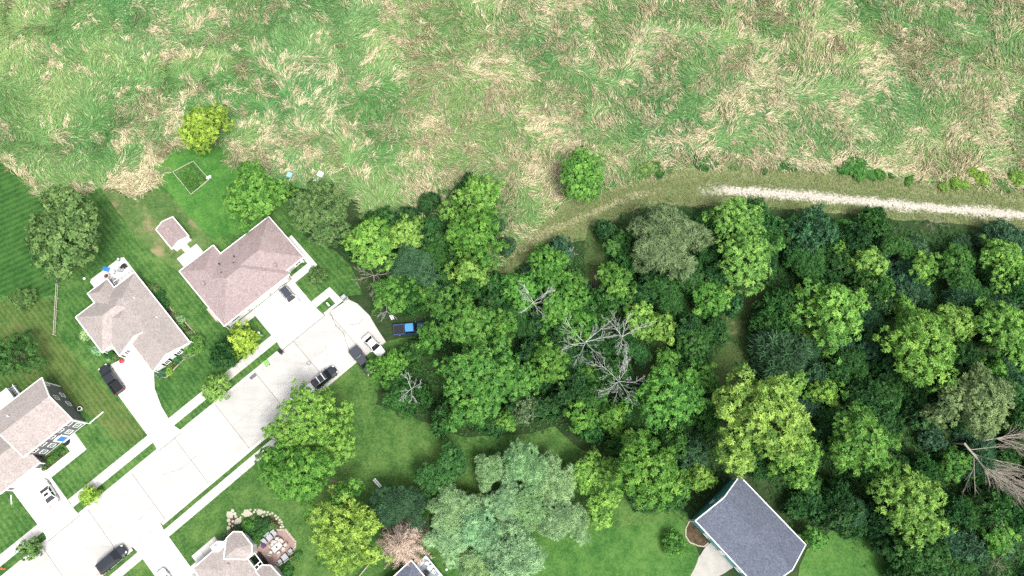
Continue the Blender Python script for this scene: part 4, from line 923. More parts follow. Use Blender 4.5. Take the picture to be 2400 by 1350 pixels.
for x, y in pts:
    t = vnoise(x, y, 9, 77) + random.uniform(-0.25, 0.25)
    if t < 0.4: shrub(0, 0, 0, 'leafy', 'dark', 'dark green leafy shrub of the woodland thicket', 'dark thicket shrubs', xy=(x, y), rm=random.uniform(1.9, 3.1), base=0.0, hmul=random.uniform(0.9, 1.7))
    elif t < 0.75: shrub(0, 0, 0, 'leafy', 'deep', 'deep green leafy shrub of the woodland thicket', 'deep green thicket shrubs', xy=(x, y), rm=random.uniform(1.8, 3.2), base=0.0, hmul=random.uniform(0.8, 1.8))
    else: shrub(0, 0, 0, 'fine' if random.random() < 0.6 else 'willow', 'blue', 'bluish-green fine-leaved shrub of the woodland thicket', 'bluish thicket shrubs', xy=(x, y), rm=random.uniform(1.8, 2.9), base=0.0, hmul=random.uniform(0.8, 1.6))
# ---- undergrowth
n = 42000; x = R.uniform(min(wx), max(wx), n); y = R.uniform(min(wy), max(wy), n); ok = pip(x + R.normal(0, 1.3, n), y + R.normal(0, 1.3, n), WOOD)
for a, b in TR: ok &= np.hypot(x - a, y - b) > 2.0
u_ = x * C0 + y * S0; v_ = -x * S0 + y * C0; ok &= ~((u_ > 21) & (u_ < 32.5) & (v_ > -36) & (v_ < -20))
x, y = x[ok], y[ok]; p = np.stack([x, y, R.uniform(0.14, 0.6, len(x))], 1); nr = np.stack([R.normal(0, 0.3, len(x)), R.normal(0, 0.3, len(x)), np.ones(len(x))], 1); nr /= np.linalg.norm(nr, axis=1, keepdims=True)
V, q, T = rosettes(p, nr, 5, 0.45, 0.14, 0.5, R)
o = link('undergrowth', np_mesh('undergrowth', V, q, M_LEAF, {'var': ('FLOAT', 'POINT', T)})); o.color = (*COLS['deep'], 1)
tag(o, 'low dark herb layer covering the woodland floor', 'undergrowth', None, 'stuff')

# ---- meadow grass
def blades(name, bx, by, ang, L, w, hz, col, z0, label):
    n = len(bx); d = np.stack([np.cos(ang), np.sin(ang)], 1); s = np.stack([-np.sin(ang), np.cos(ang)], 1)
    V = np.empty((n, 5, 3)); b = np.stack([bx, by], 1)
    curl = (R.normal(0, 0.22, n) * L)[:, None] * s
    V[:, 0, :2] = b - s * w[:, None] / 2; V[:, 1, :2] = b + s * w[:, None] / 2; V[:, 0:2, 2] = z0
    mid = b + d * (L * 0.5)[:, None] + curl * 0.3; V[:, 2, :2] = mid + s * w[:, None] / 2; V[:, 3, :2] = mid - s * w[:, None] / 2; V[:, 2, 2] = z0 + hz; V[:, 3, 2] = z0 + hz * 0.93
    V[:, 4, :2] = b + d * L[:, None] + curl; V[:, 4, 2] = z0 + hz * R.uniform(0.25, 0.9, n)
    i = np.arange(n)[:, None] * 5; quads = i + np.array([[0, 1, 2, 3]]); tris = i + np.array([[3, 2, 4]])
    C = np.repeat(np.concatenate([col, np.ones((n, 1))], 1)[:, None, :], 5, 1)
    me = np_mesh(name, V.reshape(-1, 3), [quads, tris], M_BLADE, {'tint': ('FLOAT_COLOR', 'POINT', C)})
    o = link(name, me); return tag(o, label, 'grass', None, 'stuff')
def flow(x, y):
    return 6.283 * 1.5 * vnoise(x, y, 12, 51) + 3.4 * (vnoise(x, y, 3.6, 52) - 0.5)
def strawness(x, y):
    px, py = proj(x, y)
    base = np.interp(px, [-300, 250, 700, 1100, 1700, 2400, 2800], [0.04, 0.09, 0.32, 0.42, 0.48, 0.58, 0.58])
    nz = 0.34 * vnoise(x, y, 7.5, 61) + 0.36 * vnoise(x, y, 2.8, 62) + 0.30 * vnoise(x, y, 1.2, 63)
    return np.clip(base + (nz - 0.5) * 2.6, 0, 1)
def in_meadow(x, y):
    return pip(x, y, MEADOW)
n = 420000; x = R.uniform(-128, 128, n); y = R.uniform(38, 122, n); px, py = proj(x, y)
ok = in_meadow(x, y) & (px > -160) & (px < 2560) & (py > -130); x, y = x[ok], y[ok]; n = len(x)
st = strawness(x, y); is_st = R.random(n) < 0.05 + st * 0.42
a = flow(x, y) + R.normal(0, 0.32, n); L = R.uniform(0.8, 1.8, n); w = R.uniform(0.04, 0.11, n); hz = R.uniform(0.15, 0.6, n)
gr = np.array([0.098, 0.245, 0.072]); gr2 = np.array([0.255, 0.375, 0.135]); gr3 = np.array([0.066, 0.225, 0.085]); s1 = np.array([0.60, 0.535, 0.36]); s2 = np.array([0.46, 0.39, 0.245])
k1 = np.clip(vnoise(x, y, 11, 71) * 1.4 - 0.2 + R.normal(0, 0.2, n), 0, 1)[:, None]; k2 = (vnoise(x, y, 18, 72) > 0.58)[:, None] * R.random(n)[:, None]
cg = gr * (1 - k1) + gr2 * k1; cg = cg * (1 - k2 * 0.7) + gr3 * k2 * 0.7; t = R.random(n)[:, None]; cs = s1 * t + s2 * (1 - t)
colr = np.where(is_st[:, None], cs, cg) * R.uniform(0.55, 1.35, n)[:, None]
blades('meadow_grass', x, y, a, L, w, hz, colr, 0.03, 'long green meadow grass bent over in swirls')
# straw tufts
N = 15000; tx = R.uniform(-128, 128, N); ty = R.uniform(38, 122, N); px, py = proj(tx, ty)
ok = in_meadow(tx, ty) & (px > -160) & (px < 2560) & (py > -130) & (R.random(N) < strawness(tx, ty) ** 1.5 * 0.85 + 0.03); tx, ty = tx[ok], ty[ok]
ex, ey = [], []
def along(pp, step=0.55, inset=0.5):
    q = pxs(pp)
    for (x0, y0), (x1, y1) in zip(q[:-1], q[1:]):
        k = max(1, int(math.hypot(x1 - x0, y1 - y0) / step))
        for j in range(k): ex.append(x0 + (x1 - x0) * j / k + random.uniform(-inset, inset)); ey.append(y0 + (y1 - y0) * j / k + random.uniform(-inset, inset) + 0.4)
along([(262, 432), (300, 450), (350, 438), (364, 424), (343, 388), (395, 356), (430, 326)], 0.3, 1.0)
for _ in range(3): along([(270, 415), (310, 440), (352, 432), (360, 418)], 0.4, 2.0)
along([(540, 360), (600, 372), (650, 390)], 0.3, 2.0); along([(120, 472), (165, 462), (228, 438)], 0.6, 0.6); along([(0, 368), (40, 400), (100, 462)], 0.9, 0.5)
along([(1580, 390), (1700, 376), (1850, 384), (2050, 390), (2160, 415), (2260, 415)], 0.5, 0.9)
tx = np.concatenate([tx, ex]); ty = np.concatenate([ty, ey]); N = len(tx)
m_ = 30; typ = R.random(N); star = (typ < 0.12)[:, None]; fan = ((typ >= 0.12) & (typ < 0.3))[:, None]; f0 = flow(tx, ty)[:, None]
ta = np.where(star, R.uniform(0, 6.283, (N, m_)), f0 + R.normal(0, 1, (N, m_)) * np.where(fan, 0.55, 0.22))
sz = R.uniform(0.7, 1.5, N)[:, None]; lo_ = R.uniform(-1.3, 1.3, (N, m_)) * sz; la_ = R.normal(0, 0.24, (N, m_)) * sz; rr = R.random((N, m_)) * 0.4 * sz
ox = np.where(star | fan, rr * np.cos(ta), lo_ * np.cos(f0) - la_ * np.sin(f0)); oy = np.where(star | fan, rr * np.sin(ta), lo_ * np.sin(f0) + la_ * np.cos(f0))
bx = (tx[:, None] + ox).ravel(); by = (ty[:, None] + oy).ravel(); ang = ta.ravel(); nb = len(bx)
L = (R.uniform(0.7, 1.5, (N, m_)) * sz).ravel(); t = np.clip(R.normal(0.55, 0.25, (N, 1)) + R.normal(0, 0.2, (N, m_)), 0, 1).ravel()[:, None]
tint = np.array([0.74, 0.655, 0.455]) * t + np.array([0.50, 0.415, 0.26]) * (1 - t); u01 = R.random(nb)[:, None]
tint = np.where(u01 < 0.15, np.array([0.17, 0.28, 0.09]), np.where(u01 < 0.20, np.array([0.22, 0.17, 0.10]), tint)) * R.uniform(0.65, 1.2, nb)[:, None]
blades('straw_tufts', bx, by, ang, L, R.uniform(0.03, 0.09, nb), R.uniform(0.35, 0.9, nb), tint, 0.05, 'dry straw-coloured grass tufts fanned across the meadow')
# rough short grass on the verge and round the trail
VG = pxs([(1180, 640), (1190, 588), (1270, 518), (1430, 440), (1580, 400), (1850, 395), (2160, 425), (2420, 447), (2420, 540), (1900, 495), (1560, 485), (1440, 520), (1300, 575), (1220, 630)])
n = 60000; x = R.uniform(-5, 105, n); y = R.uniform(40, 75, n); ok = pip(x, y, VG); px, py = proj(x, y)
tk = np.interp(px, [1630, 1700, 1760, 1880, 2000, 2120, 2240, 2400], [450, 446, 450, 458, 470, 482, 492, 505]); ok &= ~((px > 1630) & (np.abs(py - tk) < 9 + R.normal(0, 3, n)))
x, y = x[ok], y[ok]; n = len(x); t = R.random(n)[:, None]
blades('verge_grass', x, y, R.uniform(0, 6.283, n), R.uniform(0.25, 0.7, n), R.uniform(0.05, 0.1, n), R.uniform(0.1, 0.3, n), (np.array([0.27, 0.255, 0.135]) * t + np.array([0.085, 0.155, 0.042]) * (1 - t)), 0.02, 'short olive-brown grass of the verge beside the track')
#PART4
# ---- dead wood
def branch(m, p, d, L, r, depth, rng, spread=0.55, lift=0.02, kids=3):
    pts = [Vector(p)]; dd = Vector(d).normalized(); n = 4
    for i in range(n):
        dd = (dd + Vector((rng.normal(0, 0.06), rng.normal(0, 0.06), rng.normal(0, 0.05) + lift))).normalized(); pts.append(pts[-1] + dd * L / n)
    rs = [max(0.011, r * (1 - 0.65 * i / n)) for i in range(n + 1)]
    m.tube(pts, rs, 4 if depth < 2 else 5, 0, False)
    if depth > 0:
        for k in range(kids + (1 if depth > 1 else 0)):
            i = 1 + k % n; q = pts[i] if k < n else pts[-1]
            ax = Vector((rng.normal(), rng.normal(), rng.normal() * 0.5)).normalized(); nd = (dd + ax * spread * rng.uniform(0.6, 1.5)).normalized()
            branch(m, q, nd, L * rng.uniform(0.45, 0.65), r * 0.5, depth - 1, rng, spread, lift, kids)
def dead_tree(px, py, rpx, label, seed, mat, tilt=(0, 0), nb=6, elev=0.55, group=None, base=0.0, hb=0.55, tall=None):
    rng = np.random.default_rng(seed); rm = rpx * pix_scale(px, py, 6); Ht = tall or max(3.0, rm * 1.5); x, y = g(px, py, Ht * 0.75)
    o = thing('dead_tree', label, 'tree', (x, y, base), 0, group)
    m = MB(); r = 0.004 * Ht + 0.03; top = (tilt[0] * Ht * 0.6, tilt[1] * Ht * 0.6, max(Ht * hb, Ht - rm * 0.9))
    m.tube([(0, 0, -0.1), (top[0] * 0.4, top[1] * 0.4, top[2] * 0.5), top], [r, r * 0.8, r * 0.6], 7); m.build('trunk', mat, o)
    for k in range(nb):
        a = 6.283 * k / nb + rng.normal(0, 0.3); e = rng.normal(elev, 0.15); m = MB()
        branch(m, (top[0], top[1], top[2] * rng.uniform(0.75, 1.0)), (math.cos(a) * math.cos(e) + tilt[0], math.sin(a) * math.cos(e) + tilt[1], math.sin(e)), rm * rng.uniform(0.7, 1.0), r * 0.75, 3 if rm > 2.0 else 2, rng, 0.5)
        m.build('branch', mat, o)
    return o
dead_tree(1250, 706, 40, 'bleached leafless tree beside the mid-green trees below the trail', 1, M_DEADW, (0, 0), 6, tall=9.5)
dead_tree(1375, 800, 66, 'tall bleached dead tree with bare spreading limbs, in the middle of the wood', 2, M_DEADW, (0, 0.05), 6, tall=11)
dead_tree(1440, 790, 48, 'bleached dead tree leaning beside the tallest bare tree of the wood', 3, M_DEADW, (0.25, 0.05), 5, tall=10)
dead_tree(1445, 890, 56, 'bleached dead tree with dense twigs above the mid-green crowns', 4, M_DEADW, (0.1, 0), 8, tall=9.5)
dead_tree(1337, 592, 17, 'small bleached dead bush at the trail side', 5, M_DEADW, (0, 0), 9, 0.7)
dead_tree(962, 900, 40, 'thin bare grey tree behind the parked cars', 6, M_DEADW, (0, -0.1), 4, tall=9)
dead_tree(878, 640, 42, 'grey-brown bare branches beside the parking pad', 7, M_DEADB, (-0.1, 0), 7, 0.3, tall=7.5)
dead_tree(905, 722, 26, 'pale bare sapling on the grass above the parking pad', 8, M_DEADW, (0, -0.2), 4)
dead_tree(2188, 518, 26, 'thin bare sapling at the edge of the gravel track', 9, M_DEADB, (0, 0.1), 5)
dead_tree(2335, 1325, 26, 'bare pale branches in the lowest corner of the thicket', 10, M_DEADB, (0.2, 0), 5)
# fallen tree
rng = np.random.default_rng(41); x0, y0 = g(2262, 1040, 5.0); x1, y1 = g(2320, 1115, 4.6)
o = thing('fallen_tree', 'large fallen brown tree with many bare branches fanned over the thicket', 'tree', (x0, y0, 0.0))
m = MB(); dx, dy = x1 - x0, y1 - y0; m.tube([(-0.6, 0.6, 0.0), (0, 0, 4.9), (dx * 0.5, dy * 0.5, 4.9), (dx, dy, 4.6)], [0.24, 0.20, 0.14, 0.08], 8); m.build('trunk', M_DEADB, o)
for k in range(18):
    f = rng.uniform(0.15, 1.0); a = -0.65 + rng.normal(0.12, 0.45); m = MB()
    branch(m, (dx * f, dy * f, 4.7), (math.cos(a), math.sin(a), rng.uniform(-0.12, 0.12)), rng.uniform(4, 7.5), 0.075, 3, rng, 0.4, 0.0); m.build('branch', M_DEADB, o)
rng = np.random.default_rng(42); x0, y0 = g(2320, 1030, 5.0)
o = thing('fallen_branch', 'pale fallen limb lying across the fallen brown tree', 'branch', (x0, y0, 0.0))
m = MB(); m.tube([(0, 0, 0), (0.4, 0.1, 3.6), (1.4, 0.2, 4.8)], [0.2, 0.16, 0.12], 6); m.build('stem', M_DEADW, o)
for k in range(5):
    m = MB(); a = rng.normal(0.05, 0.35); branch(m, (1.3, 0.2, 4.75), (math.cos(a), math.sin(a), 0.06), rng.uniform(4, 6), 0.08, 3, rng, 0.4, 0.0); m.build('branch', M_DEADB, o)
# brown dead conifer
rng = np.random.default_rng(43); x0, y0 = g(944, 1268, 5.0); o = thing('dead_conifer', 'brown needle-shedding dead conifer beside the blue roof and its deck', 'tree', (x0, y0, 0.12)); o.scale = (1.15, 1.15, 1.15)
m = MB(); m.tube([(0, 0, -0.1), (0, 0, 8.6)], [0.2, 0.03], 7); m.build('trunk', M_DEADB, o)
m = MB(); pp = []; nn = []
for k in range(330):
    z = 8.4 * (k / 330) ** 0.8 + 0.3; L = 4.0 * (1 - z / 9.2) ** 0.85 + 0.15; a = k * 2.39996 + rng.normal(0, 0.2); d = Vector((math.cos(a), math.sin(a), rng.uniform(-0.15, 0.2)))
    e = Vector((0, 0, z)) + d * L * rng.uniform(0.85, 1.12); m.tube([(0, 0, z), tuple((Vector((0, 0, z)) + e) / 2 + Vector((0, 0, 0.1))), tuple(e)], [0.03, 0.02, 0.008], 3, 0, False)
    for t in np.linspace(0.3, 1.0, int(L * 4) + 2): pp.append(np.array([0, 0, z]) * (1 - t) + np.array(e) * t); nn.append(np.array([d.x * 0.8, d.y * 0.8, 0.6]))
m.build('branches', M_DEADB, o)
nn = np.array(nn); nn /= np.linalg.norm(nn, axis=1, keepdims=True); V, q, T = rosettes(np.array(pp), nn, 6, 0.42, 0.06, 0.75, rng, 0.4)
c = link('dead_needles', np_mesh('dead_needles', V, q, M_LEAF, {'var': ('FLOAT', 'POINT', T * 0.6 + 0.2)}), None, o); c.color = (0.60, 0.475, 0.39, 1); c['kind'] = 'stuff'

# ================================================================== VEHICLES
def loft(m, st, mi=0):
    """st: list of (x, half width, z low, z high, crown)"""
    vs = []; n = 8
    for x, w, zl, zh, cr in st:
        zm = zl + (zh - zl) * 0.55
        vs += [(x, -w * 0.9, zl), (x, -w, zl + 0.12), (x, -w, zm), (x, -w * 0.93, zh - cr), (x, -w * 0.6, zh), (x, w * 0.6, zh), (x, w * 0.93, zh - cr), (x, w, zm), (x, w, zl + 0.12), (x, w * 0.9, zl)]
    n = 10; fs = []
    for i in range(len(st) - 1):
        for k in range(n): fs.append((i * n + k, i * n + (k + 1) % n, (i + 1) * n + (k + 1) % n, (i + 1) * n + k))
    fs.append(tuple(range(n - 1, -1, -1))); fs.append(tuple(range((len(st) - 1) * n, len(st) * n))); m.add(vs, fs, mi)
CAR = {  # length, width, height, windshield base x, roof front x, roof rear x, rear glass base x, hood z, belt z, tail z
    'sedan': (4.8, 1.85, 1.45, 0.95, 0.15, -0.95, -1.75, 0.86, 0.98, 1.02), 'suv': (4.8, 1.92, 1.72, 1.10, 0.35, -1.85, -2.22, 1.02, 1.12, 1.10),
    'van': (5.15, 2.0, 1.78, 1.55, 0.65, -2.05, -2.42, 1.02, 1.10, 1.08), 'pickup': (5.9, 2.02, 1.90, 1.35, 0.68, -0.72, -0.95, 1.15, 1.25, 1.25)}
def car(label, kind, loc, heading, body, roofm=None, name=None, tonneau=None, rack=False, sunroof=False, z=0.035, cat=None):
    L, W, H, wb, rf, rr, rb, zh, zb, zt = CAR[kind]; h = L / 2; w = W / 2; roofm = roofm or body
    o = thing(name or {'sedan': 'car', 'suv': 'suv', 'van': 'minivan', 'pickup': 'pickup_truck'}[kind], label, cat or ('pickup' if kind == 'pickup' else 'car'), (*loc, z), heading)
    zl = 0.26 if kind in ('sedan', 'van') else 0.36; m = MB()
    st = [(h, w * 0.62, zl + 0.12, zh - 0.22, 0.05), (h - 0.12, w * 0.82, zl, zh - 0.10, 0.06), (h - 0.5, w * 0.96, zl, zh - 0.02, 0.06), (wb + 0.1, w, zl, zh + 0.05, 0.05), (wb - 0.35, w, zl, zb, 0.05)]
    if kind == 'pickup': st += [(rb - 0.02, w, zl, zb, 0.05), (rb - 0.06, w * 0.98, zl, 0.80, 0.03), (-h + 0.12, w * 0.98, zl, 0.80, 0.03), (-h, w * 0.9, zl + 0.1, 0.76, 0.03)]
    else: st += [(rr, w, zl, zb, 0.05), (rb - 0.05, w * 0.98, zl, zt, 0.05), (-h + 0.12, w * 0.90, zl, zt - 0.06, 0.06), (-h, w * 0.74, zl + 0.1, zt - 0.2, 0.06)]
    loft(m, st); m.build('body', body, o, smooth=False, bevel=0.03)
    tw = w * 0.74; bw = w * 0.93
    m = MB(); cab = [(wb, -bw, zb - 0.04), (wb, bw, zb - 0.04), (rf, tw, H - 0.04), (rf, -tw, H - 0.04), (rr, tw, H - 0.04), (rr, -tw, H - 0.04), (rb, bw, zb - 0.04), (rb, -bw, zb - 0.04)]
    m.add(cab, [(0, 1, 2, 3), (3, 2, 4, 5), (5, 4, 6, 7), (1, 6, 4, 2), (0, 3, 5, 7), (0, 7, 6, 1)]); m.build('cabin', body, o)
    m = MB(); k = 0.03; m.plate([(rf + 0.02, -tw + k, H), (rf + 0.06, 0, H + 0.02), (rf + 0.02, tw - k, H), (rr - 0.02, tw - k, H), (rr - 0.06, 0, H + 0.02), (rr - 0.02, -tw + k, H)], 0.06); ro = m.build('roof', roofm, o, bevel=0.015)
    if sunroof: m = MB(); m.box(rf - 0.75, rf - 0.3, -0.38, 0.38, H + 0.012, H + 0.032); m.build('sunroof', M_GLASS, ro)
    def quad(nm, a, b, c, d, inset=0.06, out=0.02):
        a, b, c, d = map(Vector, (a, b, c, d)); cc = (a + b + c + d) / 4; nrm = (b - a).cross(d - a).normalized()
        if nrm.dot(cc - Vector((0, 0, 0.8))) < 0: nrm = -nrm
        q = [p + (cc - p).normalized() * inset * 1.4 for p in (a, b, c, d)]; m = MB(); vs = [p - nrm * 0.02 for p in q] + [p + nrm * out for p in q]
        m.add(vs, [(0, 1, 2, 3), (7, 6, 5, 4), (0, 4, 5, 1), (1, 5, 6, 2), (2, 6, 7, 3), (3, 7, 4, 0)]); return m.build(nm, M_GLASS, o)
    quad('windshield', cab[0], cab[1], cab[2], cab[3]); quad('rear_window', cab[5], cab[4], cab[6], cab[7])
    for s in (1, -1):
        A_ = lambda x, top: (x, s * (tw if top else bw), H - 0.04 if top else zb - 0.04)
        mid = (rf + rr) / 2
        quad('side_window', A_(wb - 0.1, 0), A_(mid, 0), A_(mid, 1), A_(rf, 1)); quad('side_window', A_(mid, 0), A_(rb + 0.1, 0), A_(rr, 1), A_(mid, 1))
        m = MB(); m.box(wb - 0.32, wb - 0.18, *sorted((s * (w - 0.02), s * (w + 0.18))), zb - 0.02, zb + 0.14); m.build('mirror', body, o, bevel=0.02)
        m = MB(); m.box(h - 0.32, h - 0.06, *sorted((s * w * 0.48, s * w * 0.80)), zh - 0.24, zh - 0.10); m.build('headlight', M_LAMP, o, bevel=0.02)
        m = MB(); zz = zt if kind != 'pickup' else 1.05; m.box(-h - 0.01, -h + 0.16, *sorted((s * w * 0.66, s * w * 0.90)), zz - 0.35, zz - 0.12); m.build('taillight', M_TAIL, o)
        for x in (h - 0.92, -h + 1.0):
            rw = 0.34 if kind in ('sedan', 'van') else 0.40; wd = 0.24
            m = MB(); y0 = s * (w - 0.11)
            m.tube([(x, y0 - wd / 2, rw), (x, y0 + wd / 2, rw)], [rw, rw], 18); wh = m.build('wheel', M_RUBBER, o)
            m = MB(); m.tube([(x, y0 + s * (wd / 2 - 0.03), rw), (x, y0 + s * (wd / 2 + 0.012), rw)], [rw * 0.62, rw * 0.58], 12); m.build('rim', M_STEEL, wh)
        if kind == 'suv': m = MB(); m.beam((rf - 0.15, s * (tw - 0.06), H + 0.07), (rr + 0.1, s * (tw - 0.06), H + 0.07), 0.05, 0.05); m.build('roof_rail', M_STEEL, o)
    m = MB(); m.box(h - 0.10, h + 0.02, -w * 0.42, w * 0.42, zl + 0.24, zh - 0.22); m.build('grille', M_BLACK, o)
    if rack:
        for x in (rf - 0.45, rr + 0.75): m = MB(); m.box(x - 0.07, x + 0.07, -tw, tw, H + 0.09, H + 0.13); m.build('roof_rack_bar', M_WHITE, o)
    if kind == 'pickup':
        m = MB(); x0, x1 = -h + 0.08, rb - 0.06
        for s in (1, -1): m.box(x0, x1, *sorted((s * (w - 0.20), s * (w - 0.02))), 0.78, 1.24)
        m.box(x1 - 0.09, x1 + 0.02, -w + 0.2, w - 0.2, 0.78, 1.24); m.box(x0 - 0.03, x0 + 0.07, -w + 0.2, w - 0.2, 0.78, 1.22); bd = m.build('bed', body, o, bevel=0.02)
        m = MB(); m.box(x0 + 0.08, x1 - 0.1, -w + 0.21, w - 0.21, 0.795, 0.815); m.build('bed_liner', M_BLACK, bd)
        if tonneau:
            m = MB(); m.box(x0, x1, -w + 0.08, w - 0.08, 1.245, 1.30); m.build('tonneau_cover', tonneau, bd, bevel=0.02)
    m = MB(); m.box(-h - 0.05, -h + 0.16, -w * 0.82, w * 0.82, zl + 0.10, zl + 0.30); m.build('rear_bumper', M_BLACK if kind != 'sedan' else body, o, bevel=0.03)
    return o
def at(px, py, h=0.8): return g(px, py, h)
car('black minivan parked at the kerb beside the driveway of the bay house', 'van', at(262, 1311), ST, P_SLATE)
car('white sedan with sunroof in the grey house driveway', 'sedan', at(112, 1155), ST + rad(88), P_WHITE, sunroof=True, z=0.165)
car('black pickup with open bed beside the white house driveway', 'pickup', at(262, 889), ST + rad(88), P_SLATE, z=0.165)
car('white car with black roof in the pink-roofed house driveway', 'suv', at(679, 695), ST - rad(91), P_WHITE, P_DGREY, name='car', z=0.165)
car('black estate car with two white roof rack bars at the kerb', 'suv', at(761, 884), ST - rad(3), P_SLATE, rack=True, name='estate_car')
car('dark grey pickup with covered bed nosed under the trees at the kerb', 'pickup', at(850, 846), ST - rad(92), P_BLACK, P_DGREY, tonneau=P_DGREY)
car('white car partly under branches on the parking pad', 'sedan', at(876, 809), ST - rad(88), P_WHITE)
car('blue pickup with light blue cab roof parked on grass under the trees', 'pickup', at(961, 771), rad(6), P_BLUE, P_SKYBLUE, z=0.12)
car('white car mostly hidden under the huge pale green street tree', 'sedan', at(708, 925), ST, P_WHITE)
car('white car with blue-tinted glass at the bay house driveway', 'sedan', at(392, 1365), ST + rad(90), P_WHITE, z=0.165)

# ================================================================== SMALL THINGS
def at_uv(u, v, z): return P(u, v, z)
def bin_(label, u, v, mat, rz):
    o = thing('wheelie_bin', label, 'bin', P(u, v, 0.03), ST + rz); m = MB()
    m.add([(-0.24, -0.26, 0.1), (0.24, -0.26, 0.1), (0.24, 0.26, 0.1), (-0.24, 0.26, 0.1), (-0.32, -0.36, 1.0), (0.32, -0.36, 1.0), (0.32, 0.36, 1.0), (-0.32, 0.36, 1.0)], [(0, 3, 2, 1), (4, 5, 6, 7), (0, 1, 5, 4), (1, 2, 6, 5), (2, 3, 7, 6), (3, 0, 4, 7)]); m.build('body', mat, o)
    m = MB(); m.box(-0.35, 0.35, -0.40, 0.42, 1.0, 1.08); m.build('lid', mat, o, bevel=0.03)
    for s in (1, -1): m = MB(); m.tube([(s * 0.22, -0.30, 0.13), (s * 0.32, -0.30, 0.13)], [0.13, 0.13], 10); m.build('wheel', M_RUBBER, o)
    m = MB(); m.beam((-0.3, -0.44, 0.98), (0.3, -0.44, 0.98), 0.05, 0.05); m.build('handle', mat, o)
bin_('black wheelie bin at the kerb by the pink-roofed house driveway', -12.1, 48.15, M_BLACK, 0.1)
bin_('lime green wheelie bin at the kerb near the storm drain', -15.25, 48.15, M_LIME, -0.2)
o = thing('storm_drain', 'dark iron storm drain grate in the gutter', 'drain', P(-18.5, 48.1, 0.035), ST); m = MB(); m.box(-0.6, 0.6, -0.32, 0.32, 0.0, 0.012); m.build('frame', M_BLACK, o)
for k in range(7): m = MB(); m.box(-0.5 + k * 0.155, -0.42 + k * 0.155, -0.28, 0.28, 0.012, 0.03); m.build('bar', M_STEEL, o)
o = thing('manhole_cover', 'round grey manhole cover in the concrete street', 'manhole', P(-9.68, 43.37, 0.037)); m = MB(); m.lathe([(0.40, 0), (0.40, 0.012)], 20); m.build('ring', M_BLACK, o); m = MB(); m.lathe([(0.34, 0.012), (0.34, 0.022)], 20); m.build('cover', M_GREY, o)
o = thing('utility_box', 'green utility cabinet at the corner of the parking pad', 'utility box', P(*gu(806, 697, 0.5), 0.0), ST); m = MB(); m.box(-0.55, 0.55, -0.5, 0.5, 0, 0.12); m.build('pad', M_WALK, o); m = MB(); m.box(-0.46, 0.46, -0.42, 0.42, 0.12, 0.9); m.build('cabinet', M_GREENBOX, o, bevel=0.03); m = MB(); m.box(-0.40, 0.40, -0.36, 0.36, 0.9, 0.96); m.build('lid', M_GREY, o, bevel=0.03)
o = thing('lamp_post', 'white garden lamp post beside the pink-roofed house driveway', 'lamp post', P(*gu(617, 788), 0.12), ST); m = MB(); m.tube([(0, 0, 0), (0, 0, 2.1)], [0.06, 0.05], 8); m.build('post', M_WHITE, o); m = MB(); m.lathe([(0.08, 2.1), (0.2, 2.2), (0.22, 2.5), (0.24, 2.52), (0.05, 2.7)], 8); m.build('lantern', M_WHITE, o)
o = thing('mailbox', 'white mailbox on a post by the looped sidewalk', 'mailbox', P(-0.45, 49.3, 0.12), ST); m = MB(); m.box(-0.06, 0.06, -0.06, 0.06, 0, 1.05); m.build('post', M_WHITE, o); m = MB(); m.box(-0.13, 0.13, -0.45, 0.3, 1.05, 1.3); m.build('box', M_WHITE, o, bevel=0.05)
o = thing('fire_hydrant', 'small orange hydrant on the grass strip beside the olive street tree', 'hydrant', P(*gu(11, 1332), 0.12), ST); m = MB(); m.lathe([(0.17, 0), (0.17, 0.08), (0.12, 0.1), (0.12, 0.6), (0.16, 0.62), (0.12, 0.78), (0.03, 0.85)], 12); m.build('barrel', M_ORANGE, o)
for s in (1, -1): m = MB(); m.tube([(0, s * 0.1, 0.45), (0, s * 0.24, 0.45)], [0.07, 0.07], 8); m.build('outlet', M_ORANGE, o)
o = thing('patio_parasol', 'closed red round umbrella top at the white house driveway corner', 'umbrella', P(*gu(285, 846, 1.0), 0.165)); m = MB(); m.tube([(0, 0, 0), (0, 0, 1.0)], [0.03, 0.03], 6); m.build('pole', M_WHITE, o); m = MB(); m.lathe([(0.45, 0.85), (0.40, 0.95), (0.2, 1.08), (0.03, 1.15)], 10); m.build('canopy', M_RED, o); m = MB(); m.lathe([(0.2, 0.0), (0.2, 0.06)], 10); m.build('base', M_GREY, o)
m = MB(); m.lathe([(0.02, 0.0), (0.2, 0.08), (0.26, 0.24), (0.2, 0.4), (0.02, 0.48)], 12); tag(m.build('ball', M_WHITE, None, P(*gu(200, 654), 0.12), smooth=True), 'white ball lying on the lawn behind the white house', 'ball')
def pot(label, u, v, z, r, rim, fill, h=0.6, name='planter'):
    o = thing(name, label, 'planter', P(u, v, z)); m = MB(); m.lathe([(r * 0.75, 0), (r, h), (r * 1.08, h)], 16); m.build('pot', rim, o); m = MB(); m.lathe([(r * 0.7, h), (r * 0.66, h + 0.05)], 14); m.build('soil', fill, o)
pot('white-rimmed dark planter at the end wall of the grey house', *gu(187, 958, 0.6), 0.12, 0.42, M_WHITE, M_BLACK)
pot('dark planter on the far corner of the white house patio', *gu(278, 608, 0.5), 0.172, 0.3, M_GREENBOX, M_WHITE, 0.5)
o = thing('fire_pit', 'round white-rimmed fire pit on the white house patio', 'fire pit', P(*gu(250, 647, 0.4), 0.172)); m = MB(); n = 20
